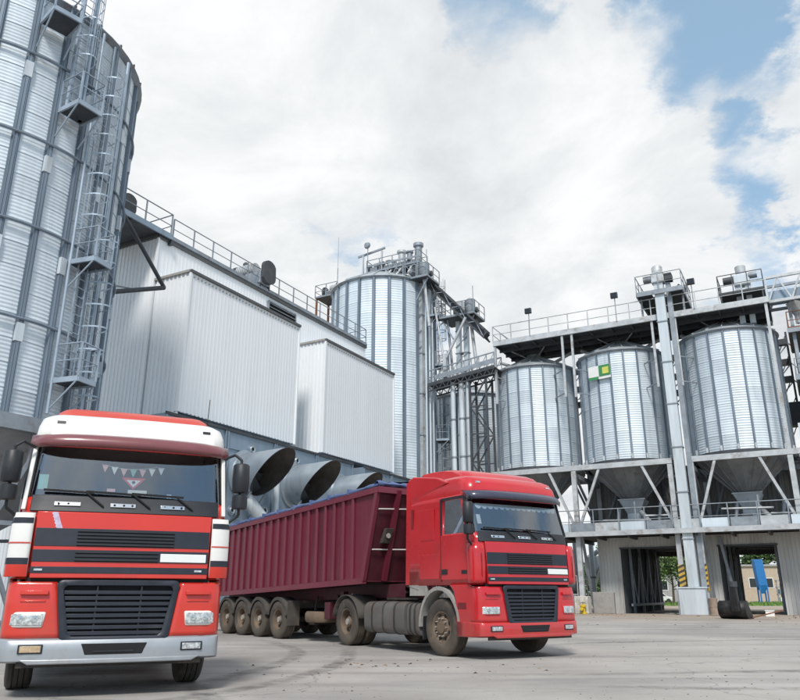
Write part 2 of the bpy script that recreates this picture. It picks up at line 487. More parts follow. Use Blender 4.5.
def mark_mat():
    m = bpy.data.materials.new('rubber_mark')
    m.use_nodes = True
    nt = m.node_tree
    nt.nodes.clear()
    L = nt.links.new
    out = nt.nodes.new('ShaderNodeOutputMaterial')
    d = nt.nodes.new('ShaderNodeBsdfDiffuse')
    d.inputs[0].default_value = (0.075, 0.072, 0.072, 1)
    t = nt.nodes.new('ShaderNodeBsdfTransparent')
    geo = nt.nodes.new('ShaderNodeNewGeometry')
    n = nt.nodes.new('ShaderNodeTexNoise')
    n.inputs['Scale'].default_value = 2.2
    n.inputs['Detail'].default_value = 8
    n.inputs['Roughness'].default_value = 0.75
    L(geo.outputs['Position'], n.inputs['Vector'])
    at = nt.nodes.new('ShaderNodeAttribute')
    at.attribute_name = 'edge'
    r = nt.nodes.new('ShaderNodeMapRange')
    r.inputs['From Min'].default_value = 0.38
    r.inputs['From Max'].default_value = 0.75
    r.inputs['To Max'].default_value = 0.55
    L(n.outputs['Fac'], r.inputs['Value'])
    mu = new_node(nt, 'ShaderNodeMath', operation='MULTIPLY')
    L(r.outputs[0], mu.inputs[0]); L(at.outputs['Fac'], mu.inputs[1])
    mx = nt.nodes.new('ShaderNodeMixShader')
    L(mu.outputs[0], mx.inputs[0]); L(t.outputs[0], mx.inputs[1]); L(d.outputs[0], mx.inputs[2])
    L(mx.outputs[0], out.inputs[0])
    MATS['rubber_mark'] = m


mark_mat()

# ------------------------------------------------------------------ helpers
SITE = R(-28.5)
UX, UY = math.sin(R(28.5)), math.cos(R(28.5))
VX, VY = math.cos(R(28.5)), -math.sin(R(28.5))
BASE = {}


def S(v, u, z=0.0):                       # site grid (v across the yard, u along the dryer) to world
    return Vector((VX * v + UX * u, VY * v + UY * u, z))


def new_obj(name, data, parent=None, loc=(0, 0, 0), rot=(0, 0, 0), scale=(1, 1, 1)):
    o = bpy.data.objects.new(name, data)
    COL.objects.link(o)
    o.location = loc
    o.rotation_euler = rot
    o.scale = scale
    if parent is not None:
        o.parent = parent
    return o


def tag(o, label, cat, group=None):
    o['label'] = label
    o['category'] = cat
    if group:
        o['group'] = group
    return o


def root(name, label, cat, loc, rz=0.0, group=None):
    o = new_obj(name, None, None, loc, (0, 0, rz))
    o.empty_display_size = 0.3
    tag(o, label, cat, group)
    BASE[o.name] = Vector((0, 0, 0))
    return o


def sroot(name, label, cat, v, u, z=0.0, group=None):
    o = root(name, label, cat, S(v, u, z), SITE, group)
    BASE[o.name] = Vector((v, u, z))
    return o


def base_of(parent):
    if parent is None:
        return Vector((0, 0, 0))
    if parent.name in BASE:
        return BASE[parent.name]
    return base_of(parent.parent) + parent.location if parent.parent else Vector((0, 0, 0))


class MB:
    def __init__(self):
        self.v = []
        self.f = []

    def add(self, vs, fs):
        n = len(self.v)
        self.v += [Vector(p) for p in vs]
        self.f += [tuple(i + n for i in f) for f in fs]
        return self

    def box(self, x0, x1, y0, y1, z0, z1):
        vs = [(x, y, z) for z in (z0, z1) for y in (y0, y1) for x in (x0, x1)]
        return self.add(vs, [(0, 2, 3, 1), (4, 5, 7, 6), (0, 1, 5, 4), (2, 6, 7, 3), (0, 4, 6, 2), (1, 3, 7, 5)])

    def bar(self, p0, p1, w, h, up=(0, 0, 1)):
        p0, p1 = Vector(p0), Vector(p1)
        d = (p1 - p0).normalized()
        up = Vector(up)
        if abs(d.dot(up)) > 0.98:
            up = Vector((0, 1, 0))
        s = d.cross(up).normalized()
        t = s.cross(d).normalized()
        vs = []
        for p in (p0, p1):
            for a, b in ((-1, -1), (1, -1), (1, 1), (-1, 1)):
                vs.append(p + s * (a * w / 2) + t * (b * h / 2))
        return self.add(vs, [(3, 2, 1, 0), (4, 5, 6, 7), (0, 1, 5, 4), (1, 2, 6, 5), (2, 3, 7, 6), (3, 0, 4, 7)])

    def tube(self, p0, p1, r, n=10, r1=None, caps=True):
        p0, p1 = Vector(p0), Vector(p1)
        r1 = r if r1 is None else r1
        d = (p1 - p0).normalized()
        a = Vector((0, 0, 1)) if abs(d.z) < 0.9 else Vector((1, 0, 0))
        s = d.cross(a).normalized()
        t = s.cross(d).normalized()
        vs = []
        for p, rr in ((p0, r), (p1, r1)):
            for i in range(n):
                c, q = math.cos(2 * math.pi * i / n), math.sin(2 * math.pi * i / n)
                vs.append(p + s * (c * rr) + t * (q * rr))
        fs = [(i, (i + 1) % n, n + (i + 1) % n, n + i) for i in range(n)]
        if caps:
            fs += [tuple(range(n - 1, -1, -1)), tuple(range(n, 2 * n))]
        return self.add(vs, fs)

    def path(self, pts, r, n=8):
        for a, b in zip(pts[:-1], pts[1:]):
            self.tube(a, b, r, n)
        return self

    def lathe(self, prof, n, c=(0, 0, 0), axis='z', a0=0.0, a1=2 * math.pi, closed=True):
        c = Vector(c)
        m = len(prof)
        cols = n if closed else n + 1
        vs = []
        for i in range(cols):
            a = a0 + (a1 - a0) * i / n
            ca, sa = math.cos(a), math.sin(a)
            for (r, h) in prof:
                if axis == 'z':
                    p = (r * ca, r * sa, h)
                elif axis == 'x':
                    p = (h, r * ca, r * sa)
                else:
                    p = (r * sa, h, r * ca)
                vs.append(c + Vector(p))
        fs = []
        for i in range(n):
            j = (i + 1) % cols
            for k in range(m - 1):
                fs.append((i * m + k, j * m + k, j * m + k + 1, i * m + k + 1))
        return self.add(vs, fs)

    def grid(self, rows, close=False):
        m = len(rows[0])
        vs = [p for r in rows for p in r]
        fs = []
        for i in range(len(rows) - 1):
            for k in range(m - 1 + (1 if close else 0)):
                k2 = (k + 1) % m
                fs.append((i * m + k, i * m + k2, (i + 1) * m + k2, (i + 1) * m + k))
        return self.add(vs, fs)

    def prism(self, poly, d):                 # polygon extruded along vector d
        n = len(poly)
        d = Vector(d)
        vs = [Vector(p) for p in poly] + [Vector(p) + d for p in poly]
        fs = [tuple(range(n - 1, -1, -1)), tuple(range(n, 2 * n))]
        fs += [(i, (i + 1) % n, n + (i + 1) % n, n + i) for i in range(n)]
        return self.add(vs, fs)

    def mesh(self, name, material, smooth=None, base=None):
        me = bpy.data.meshes.new(name)
        vs = self.v if base is None else [p - base for p in self.v]
        me.from_pydata([tuple(p) for p in vs], [], self.f)
        me.validate()
        me.materials.append(MATS[material])
        if smooth is not None:
            me.polygons.foreach_set('use_smooth', [True] * len(me.polygons))
            me.set_sharp_from_angle(angle=R(smooth))
        me.update()
        return me

    def build(self, name, material, parent=None, smooth=None, bevel=0.0, thick=0.0, recalc=True):
        me = self.mesh(name, material, smooth, base_of(parent) if parent else None)
        if recalc:
            import bmesh
            bm = bmesh.new()
            bm.from_mesh(me)
            bmesh.ops.recalc_face_normals(bm, faces=bm.faces)
            bm.to_mesh(me)
            bm.free()
        o = new_obj(name, me, parent)
        if thick:
            s = o.modifiers.new('solid', 'SOLIDIFY')
            s.thickness = thick
            s.offset = -1
        if bevel:
            b = o.modifiers.new('bevel', 'BEVEL')
            b.width = bevel
            b.segments = 2
            b.limit_method = 'ANGLE'
            b.angle_limit = R(40)
        return o


UNIT = {}


def unit(kind, material):
    k = (kind, material)
    if k not in UNIT:
        m = MB()
        if kind == 'box':
            m.box(-.5, .5, -.5, .5, -.5, .5)
            UNIT[k] = m.mesh('bar_' + material, material)
        else:
            m.tube((0, 0, -.5), (0, 0, .5), 1.0, 10)
            UNIT[k] = m.mesh('rod_' + material, material, smooth=40)
    return UNIT[k]


def bar(parent, name, p0, p1, w, h, material):
    """a straight rectangular member: w across, h in its upright direction"""
    b = base_of(parent)
    p0, p1 = Vector(p0) - b, Vector(p1) - b
    d = p1 - p0
    q = d.to_track_quat('Z', 'Y') if abs(d.normalized().z) < 0.999 else Euler((0, 0, 0)).to_quaternion()
    # local Z runs along the member; keep local X horizontal
    if abs(d.normalized().z) < 0.999:
        z = d.normalized()
        x = Vector((0, 0, 1)).cross(z).normalized()
        y = z.cross(x)
        q = Matrix((x, y, z)).transposed().to_quaternion()
    o = new_obj(name, unit('box', material), parent, (p0 + p1) / 2, q.to_euler(), (w, h, d.length))
    return o


def rod(parent, name, p0, p1, r, material):
    b = base_of(parent)
    p0, p1 = Vector(p0) - b, Vector(p1) - b
    d = p1 - p0
    q = d.to_track_quat('Z', 'Y')
    return new_obj(name, unit('rod', material), parent, (p0 + p1) / 2, q.to_euler(), (r, r, d.length))


def block(parent, name, x0, x1, y0, y1, z0, z1, material, bevel=0.0):
    if bevel:
        return MB().box(x0, x1, y0, y1, z0, z1).build(name, material, parent, bevel=bevel)
    b = base_of(parent)
    return new_obj(name, unit('box', material), parent,
                   Vector(((x0 + x1) / 2, (y0 + y1) / 2, (z0 + z1) / 2)) - b, (0, 0, 0),
                   (x1 - x0, y1 - y0, z1 - z0))


def railing(parent, pts, h=1.1, gap=1.3, material='mid_steel', r=0.025, toe=True, mids=1, ends=True):
    """posts and rails along a run of points at deck level"""
    pts = [Vector(p) for p in pts]
    done = set()
    up = Vector((0, 0, 1))
    for a, b in zip(pts[:-1], pts[1:]):
        n = max(1, round((b - a).length / gap))
        for i in range(n + 1):
            p = a.lerp(b, i / n)
            k = (round(p.x, 2), round(p.y, 2))
            if k in done:
                continue
            done.add(k)
            bar(parent, 'post', p, p + up * h, r * 2, r * 2, material)
        rod(parent, 'rail', a + up * h, b + up * h, r * 1.05, material)
        for m in range(mids):
            f = h * (m + 1) / (mids + 1)
            rod(parent, 'rail', a + up * f, b + up * f, r * 0.8, material)
        if toe:
            bar(parent, 'toe_board', a + up * 0.075, b + up * 0.075, 0.015, 0.15, material)


def corr_wall(mb, p0, p1, z0, z1, pitch=0.25, depth=0.035, n=None, z1b=None, flat=0.55):
    """upright trapezoid-profile sheet from p0 to p1; ribs stand out along n"""
    p0, p1 = Vector((p0[0], p0[1], 0)), Vector((p1[0], p1[1], 0))
    d = p1 - p0
    L = d.length
    d.normalize()
    n = Vector((d.y, -d.x, 0)) if n is None else Vector((n[0], n[1], 0))
    k = max(1, round(L / pitch))
    pt = L / k
    prof = []
    for i in range(k):
        s = i * pt
        prof += [(s, 0), (s + pt * flat, 0), (s + pt * (flat + .1), depth), (s + pt * .92, depth)]
    prof.append((L, 0))
    lo, hi = [], []
    for (s, o) in prof:
        q = p0 + d * s + n * o
        zt = z1 if z1b is None else z1 + (z1b - z1) * s / L
        lo.append((q.x, q.y, z0))
        hi.append((q.x, q.y, zt))
    mb.grid([lo, hi])
    return mb


def ladder(parent, v, u, ang, z0, z1, material='light_steel', cage_from=2.2, w=0.42, hoop=0.75, cage=True):
    """upright ladder; ang is the outward direction in the site grid"""
    ca, sa = math.cos(ang), math.sin(ang)
    t = Vector((-sa, ca, 0))
    n = Vector((ca, sa, 0))
    c = Vector((v, u, 0))
    m = MB()
    for s in (-1, 1):
        a = c + t * (s * w / 2)
        m.bar((a.x, a.y, z0), (a.x, a.y, z1), 0.05, 0.03)
    k = int((z1 - z0) / 0.3)
    for i in range(k):
        z = z0 + 0.15 + i * 0.3
        a, b = c - t * (w / 2), c + t * (w / 2)
        m.tube((a.x, a.y, z), (b.x, b.y, z), 0.016, 5)
    o = m.build('ladder', material, parent)
    if cage and z1 - z0 > cage_from + 1:
        g = MB()
        ring = []
        for i in range(11):
            a = -math.pi * 0.5 + math.pi * i / 10
            off = n * (0.08 + math.cos(a) * 0.62) + t * (math.sin(a) * 0.36)
            ring.append(c + off)
        kk = int((z1 - z0 - cage_from) / hoop)
        for j in range(kk + 1):
            z = z0 + cage_from + j * hoop
            for a, b in zip(ring[:-1], ring[1:]):
                g.bar((a.x, a.y, z), (b.x, b.y, z), 0.012, 0.05)
        for i in (1, 3, 5, 7, 9):
            a = ring[i]
            g.bar((a.x, a.y, z0 + cage_from), (a.x, a.y, z1), 0.03, 0.012)
        g.build('cage', material, o)
    return o


BASE_FIX = True


def corr_panel_mesh(name, R_, da, h, pitch, amp, segs=2, lap=0.012, material='galv'):
    m = MB()
    k = max(2, round(h / pitch))
    rows = []
    nz = k * 4
    for i in range(nz + 1):
        z = h * i / nz
        r = R_ + amp * math.sin(2 * math.pi * k * i / nz)
        if i == 0:
            r = R_ + lap            # the lower edge laps over the sheet below
        row = []
        for j in range(segs + 1):
            a = -da / 2 + da * j / segs
            row.append((r * math.cos(a), r * math.sin(a), z))
        rows.append(row)
    m.grid(rows)
    return m.mesh(name, material, smooth=75)


def silo(label, v, u, R_, z0, z1, bays, rows, az0, front, pitch, amp, rib_w, rib_d, group,
         rings=(), roof_h=1.6, roof_top_r=0.5, splice=None, seg=2):
    """corrugated steel silo; `front` = bays (indices) that the yard sees and that are built sheet by sheet"""
    t = sroot('grain_silo', label, 'silo', v, u, z0, group)
    da = 2 * math.pi / bays
    h = (z1 - z0) / rows
    pm = corr_panel_mesh('wall_panel', R_, da * 0.999, h, pitch, amp, seg)
    for b in range(bays):
        a = az0 + (b + 0.5) * da
        if b in front:
            for r in range(rows):
                dr = random.uniform(-.002, .002)
                new_obj('wall_panel', pm, t, (dr * math.cos(a), dr * math.sin(a), r * h), (0, 0, a))
    rest = [b for b in range(bays) if b not in front]
    if rest:
        m = MB()
        for b in rest:
            a = az0 + (b + 0.5) * da
            c, s = math.cos(a), math.sin(a)
            for r in range(rows):
                vs = [(p.co.x * c - p.co.y * s, p.co.x * s + p.co.y * c, p.co.z + r * h) for p in pm.vertices]
                m.add(vs, [tuple(f.vertices) for f in pm.polygons])
        o = new_obj('wall_panels', m.mesh('wall_panels', 'galv', smooth=75), t)
        o['kind'] = 'stuff'
    # ribs
    rb = MB()
    w, d = rib_w / 2, rib_d
    x = R_ + amp
    H = z1 - z0
    rb.box(x, x + d, -w, -w + 0.02, 0, H).box(x, x + d, w - 0.02, w, 0, H).box(x + d - 0.02, x + d, -w * .55, w * .55, 0, H)
    rb.box(x, x + 0.012, -w * 1.7, w * 1.7, 0, H)
    rm = rb.mesh('rib', 'rib_steel')
    sp = MB().box(x - .01, x + d + 0.02, -w * 1.5, w * 1.5, -0.28, 0.28).mesh('splice_plate', 'galv_pale')
    for b in range(bays):
        a = az0 + b * da
        o = new_obj('rib', rm, t, (0, 0, 0), (0, 0, a))
        if splice:
            for (zz, par) in splice:
                if b % 2 == par:
                    new_obj('splice_plate', sp, o, (0, 0, zz - z0))
    for zz in rings:
        m = MB()
        n = bays * 2
        rr = x + d + 0.035
        pts = [(rr * math.cos(az0 + math.pi * 2 * i / n), rr * math.sin(az0 + math.pi * 2 * i / n), zz - z0) for i in range(n + 1)]
        m.path(pts, 0.045, 6)
        new_obj('wind_ring', m.mesh('wind_ring', 'rib_steel'), t)
    # eave and roof
    e = MB().lathe([(R_ - .05, H - .10), (R_ + amp + .03, H - .10), (R_ + rib_d + .12, H + .02), (R_ + rib_d + .10, H + .07), (R_ - .1, H + .07)], bays * 2, a0=az0, a1=az0 + 2 * math.pi)
    new_obj('eave_ring', e.mesh('eave_ring', 'mid_steel', smooth=30), t)
    rp = MB()
    r0 = R_ + rib_d + .08
    r1 = roof_top_r
    for (x0, x1, zz0, zz1, wd) in ((r0, r1, H + .09, H + roof_h, 1.0),):
        rp.add([(x0 * math.cos(-da / 2), x0 * math.sin(-da / 2), zz0), (x0 * math.cos(da / 2), x0 * math.sin(da / 2), zz0),
                (x1 * math.cos(da / 2), x1 * math.sin(da / 2), zz1), (x1 * math.cos(-da / 2), x1 * math.sin(-da / 2), zz1)], [(0, 1, 2, 3)])
        # standing seam on one edge
        a = -da / 2
        p0 = Vector((x0 * math.cos(a), x0 * math.sin(a), zz0 + .04))
        p1 = Vector((x1 * math.cos(a), x1 * math.sin(a), zz1 + .04))
        rp.bar(p0, p1, 0.05, 0.10)
    rpm = rp.mesh('roof_panel', 'roof_steel')
    for b in range(bays):
        new_obj('roof_panel', rpm, t, (0, 0, 0), (0, 0, az0 + (b + .5) * da))
    cp = MB().lathe([(r1 + .08, H + roof_h - .05), (r1 + .08, H + roof_h + .35), (0.01, H + roof_h + .45)], 16)
    new_obj('roof_cap', cp.mesh('roof_cap', 'mid_steel', smooth=40), t)
    return t


def silo_platform(t, v, u, R_, a0, a1, z, depth, material='ladder_steel', brace=True):
    """small ladder landing hung on a silo wall between two azimuths"""
    am = (a0 + a1) / 2
    n = Vector((math.cos(am), math.sin(am), 0))
    tg = Vector((-math.sin(am), math.cos(am), 0))
    w = (a1 - a0) * R_ / 2
    c = Vector((v, u, z))

    def P(x, y, dz=0):
        return c + n * (R_ + x) + tg * y + Vector((0, 0, dz))
    pl = MB()
    pl.prism([P(0.02, -w), P(depth, -w), P(depth, w), P(0.02, w)], (0, 0, 0.04))
    pf = pl.build('landing_deck', 'dark_steel', t)
    for a, b in ((P(0.02, -w), P(depth, -w)), (P(depth, -w), P(depth, w)), (P(depth, w), P(0.02, w))):
        bar(t, 'landing_beam', a + Vector((0, 0, .02)), b + Vector((0, 0, .02)), 0.06, 0.16, material)
    railing(t, [P(0.05, -w, .1), P(depth, -w, .1), P(depth, w, .1), P(0.05, w, .1)], 1.05, 0.7, material, 0.024, toe=False)
    if brace:
        for s in (-1, 1):
            rod(t, 'landing_brace', P(depth, s * w), P(0.05, s * w, -0.95), 0.026, 'ladder_steel')
    return pf


# ------------------------------------------------------------------ ground
def ground():
    m = MB()
    n = 40
    rows = []
    for i in range(n + 1):
        rows.append([(-1500 + 3000 * j / n, -1500 + 3000 * i / n, 0.0) for j in range(n + 1)])
    m.grid(rows)
    o = m.build('ground', 'ground', recalc=False)
    o['kind'] = 'structure'


ground()


def tyre_mark(pts, w):
    m = MB()
    P = [Vector((x, y, 0.005)) for x, y in pts]
    # resample with a Catmull-Rom curve
    Q = []
    for i in range(len(P) - 1):
        a = P[max(i - 1, 0)]; b = P[i]; c = P[i + 1]; d = P[min(i + 2, len(P) - 1)]
        for k in range(10):
            s = k / 10
            Q.append(0.5 * ((2 * b) + (c - a) * s + (2 * a - 5 * b + 4 * c - d) * s * s + (3 * b - a - 3 * c + d) * s ** 3))
    Q.append(P[-1])
    rows = []
    for i, p in enumerate(Q):
        t = (Q[min(i + 1, len(Q) - 1)] - Q[max(i - 1, 0)]).normalized()
        s = Vector((t.y, -t.x, 0))
        rows.append([p - s * w * .5, p - s * w * .25, p, p + s * w * .25, p + s * w * .5])
    m.grid(rows)
    o = m.build('tyre_mark', 'rubber_mark', recalc=False)
    at = o.data.attributes.new('edge', 'FLOAT', 'POINT')
    n = len(rows)
    vals = []
    for i in range(n):
        e = min(1, i / 8, (n - 1 - i) / 8)
        vals += [0.0, 0.9 * e, 1.0 * e, 0.9 * e, 0.0]
    at.data.foreach_set('value', vals)
    o['kind'] = 'structure'


tyre_mark([(-3.9, 21.5), (-2.2, 17.0), (-2.1, 13.5), (-2.6, 10.6), (-1.6, 8.2), (-0.6, 6.6)], 0.42)
tyre_mark([(-1.2, 18.5), (-1.0, 14.5), (-1.5, 11.5), (-2.4, 9.4), (-4.2, 7.4)], 0.40)
tyre_mark([(26, 26), (16, 22.5), (6, 20.0), (3.5, 18.8)], 0.5)
tyre_mark([(24, 19), (14, 15.0), (7, 12.7), (1.0, 11.8)], 0.45)
tyre_mark([(14, 10.6), (8.0, 10.3), (4.2, 10.2), (2.2, 10.6)], 0.4)
tyre_mark([(30, 34), (18, 30), (8, 29), (2, 30)], 0.6)

# ------------------------------------------------------------------ tall silo at the left edge
LV, LU, LR = -24.4, 13.3, 4.85


def left_silo():
    t = silo('huge corrugated steel silo with ladder landings, at the left edge of the photo', LV, LU, LR, 6.0, 20.0, 30, 19,
             R(-19.6), {27, 28, 29, 0, 1, 2, 3, 4, 5, 6}, 0.123, 0.011, 0.15, 0.11, 'steel silos of the plant',
             rings=(8.8, 11.75, 14.68, 17.6), roof_h=2.4, splice=[(10.9, 0), (8.4, 1), (14.0, 1), (17.0, 0)], seg=3)
    for i in range(10):                         # hooks along the eave
        a = R(-19.6 + 12 * i)
        p = Vector((LV + (LR + .19) * math.cos(a), LU + (LR + .19) * math.sin(a), 20.04))
        bar(t, 'eave_bracket', p, p + Vector((0, 0, .12)), .06, .06, 'dark_steel')
    # landings and ladders
    for (a0, a1, z) in ((-18.6, -8.4, 18.85), (-7.0, 2.8, 16.0), (6.4, 15.2, 11.1), (6.4, 15.2, 7.2)):
        silo_platform(t, LV, LU, LR + .06, R(a0), R(a1), z, 1.05)

    def lad(az, r, z0, z1, **k):
        a = R(az)
        ladder(t, LV + r * math.cos(a), LU + r * math.sin(a), a, z0, z1, 'ladder_steel', **k)
    lad(-3.2, LR + .32, 16.0, 21.3, cage_from=2.0)
    lad(9.6, LR + .35, 11.1, 18.4, cage_from=1.6)
    lad(11.0, LR + .35, 7.2, 11.1, cage=False)
    lad(17.3, LR + .35, 0.2, 12.4, cage_from=2.2)
    # conduits beside the ladder
    for az, r0, z0, z1, mt in ((22.5, .07, 0.2, 19.8, 'ladder_steel'), (21.0, .05, 3, 15.2, 'rib_steel'), (1.0, .07, 16, 21.2, 'ladder_steel'), (6.2, .05, 6.2, 19.9, 'ladder_steel'), (12.9, .05, 11.2, 19.8, 'rib_steel'), (-4.9, .08, 16.2, 21.2, 'ladder_steel')):
        a = R(az)
        rr = LR + .16 + r0
        rod(t, 'conduit', (LV + rr * math.cos(a), LU + rr * math.sin(a), z0), (LV + rr * math.cos(a), LU + rr * math.sin(a), z1), r0, mt)
    # jib bracket reaching to the dryer
    A, B, Cc = (-23.7, 19.05, 16.5), (-23.7, 21.75, 14.05), (-23.6, 17.7, 12.25)
    rod(t, 'jib_strut', A, B, .09, 'dark_steel')
    rod(t, 'jib_strut', Cc, B, .10, 'dark_steel')
    rod(t, 'jib_strut', (-23.65, 18.0, 16.9), A, .07, 'dark_steel')
    rod(t, 'jib_strut', (-23.65, 17.9, 12.9), (-23.7, 20.2, 13.4), .035, 'mid_steel')
    # hopper and legs below
    m = MB().lathe([(LR, 6.0), (LR * .62, 3.4), (0.45, 1.7), (0.45, 1.3)], 30, (LV, LU, 0))
    m.build('hopper_cone', 'cone_steel', t, smooth=25)
    m = MB().lathe([(LR + .02, 5.55), (LR + .30, 5.55), (LR + .30, 5.98), (LR + .02, 5.98)], 30, (LV, LU, 0))
    m.build('ring_beam', 'mid_steel', t, smooth=25)
    pts = []
    for i in range(15):
        a = R(-19.6 + 24 * i)
        p = (LV + (LR + .15) * math.cos(a), LU + (LR + .15) * math.sin(a))
        pts.append(p)
        bar(t, 'leg', (*p, 0), (*p, 5.55), .26, .26, 'mid_steel')
        bar(t, 'leg_foot', (*p, 0.004), (*p, 0.3), .6, .6, 'concrete')
    for i in range(15):
        a, b = pts[i], pts[(i + 1) % 15]
        if i % 2 == 0:
            bar(t, 'brace', (*a, .6), (*b, 5.0), .10, .10, 'mid_steel')
            bar(t, 'brace', (*b, .6), (*a, 5.0), .10, .10, 'mid_steel')
        bar(t, 'brace', (*a, 3.0), (*b, 3.0), .12, .12, 'mid_steel')
    return t


left_silo()


# ------------------------------------------------------------------ machines on roofs
def drive(name, label, v, u, z, s=1.0, flip=1, material='mid_steel', group='drive machines on the gantries'):
    """conveyor or elevator drive: gearbox, ribbed motor, belt guard and stand"""
    t = sroot(name, label, 'machine', v, u, z, group)
    b = BASE[t.name]

    def P(x, y, zz):
        return (v + x * s * flip, u + y * s, z + zz * s)
    m = MB()
    a0, a1 = P(-.55, -.35, 0.02), P(.35, .35, .55)
    m.box(min(a0[0], a1[0]), max(a0[0], a1[0]), a0[1], a1[1], z + .15 * s, z + .72 * s)
    m.build('gearbox', material, t, bevel=.04 * s)
    m = MB()
    for k in range(9):
        x = -.05 + k * .11
        m.tube(P(x, -.05, .98), P(x + .07, -.05, .98), .30 * s, 12)
        m.tube(P(x + .07, -.05, .98), P(x + .11, -.05, .98), .25 * s, 12, caps=False)
    m.build('motor', 'light_steel', t, smooth=40)
    m = MB().tube(P(.95, -.05, .98), P(1.12, -.05, .98), .31 * s, 14).tube(P(.5, -.05, 1.25), P(.62, -.05, 1.38), .12 * s, 8)
    m.build('fan_cover', 'dark_steel', t, smooth=40)
    m = MB()
    prof = []
    for i in range(17):
        an = math.pi * 2 * i / 16
        cx = .28 if math.sin(an) > 0 else -.12
        prof.append(P(-.62, math.cos(an) * .42, .62 + cx + math.sin(an) * .34))
    m.prism(prof[:-1], (-.16 * s * flip, 0, 0))
    m.build('belt_guard', 'dark_steel', t)
    for (x, y) in ((-.5, -.3), (.9, -.3), (-.5, .3), (.9, .3)):
        bar(t, 'stand_leg', P(x, y, 0), P(x, y, .68), .08 * s, .08 * s, 'dark_steel')
    bar(t, 'stand_beam', P(-.6, -.3, .69), P(1.0, -.3, .69), .07 * s, .07 * s, 'dark_steel')
    bar(t, 'stand_beam', P(-.6, .3, .69), P(1.0, .3, .69), .07 * s, .07 * s, 'dark_steel')
    return t


def elevator_head(t, v, u, z, s=1.0, axis=1):
    """rounded head of a bucket elevator with a discharge spout"""
    poly = []
    for i in range(9):
        a = math.pi * i / 8
        poly.append((v + math.cos(a) * .62 * s, u - .3 * s, z + .75 * s + math.sin(a) * .55 * s))
    poly += [(v - .62 * s, u - .3 * s, z), (v + .62 * s, u - .3 * s, z)]
    h = MB().prism(poly, (0, .6 * s, 0)).build('head_casing', 'light_steel', t, smooth=35)
    MB().tube((v, u - .42 * s, z + .72 * s), (v, u + .42 * s, z + .72 * s), .14 * s, 12).build('bearing', 'dark_steel', t, smooth=40)
    MB().tube((v + .5 * s * axis, u, z + .25 * s), (v + 1.2 * s * axis, u, z - .7 * s), .2 * s, 12).build('spout', 'light_steel', t, smooth=40)
    MB().tube((v - .1 * s, u - .45 * s, z + .5 * s), (v - .1 * s, u - 1.05 * s, z + .5 * s), .22 * s, 12).build('head_motor', 'mid_steel', t, smooth=40)
    return h


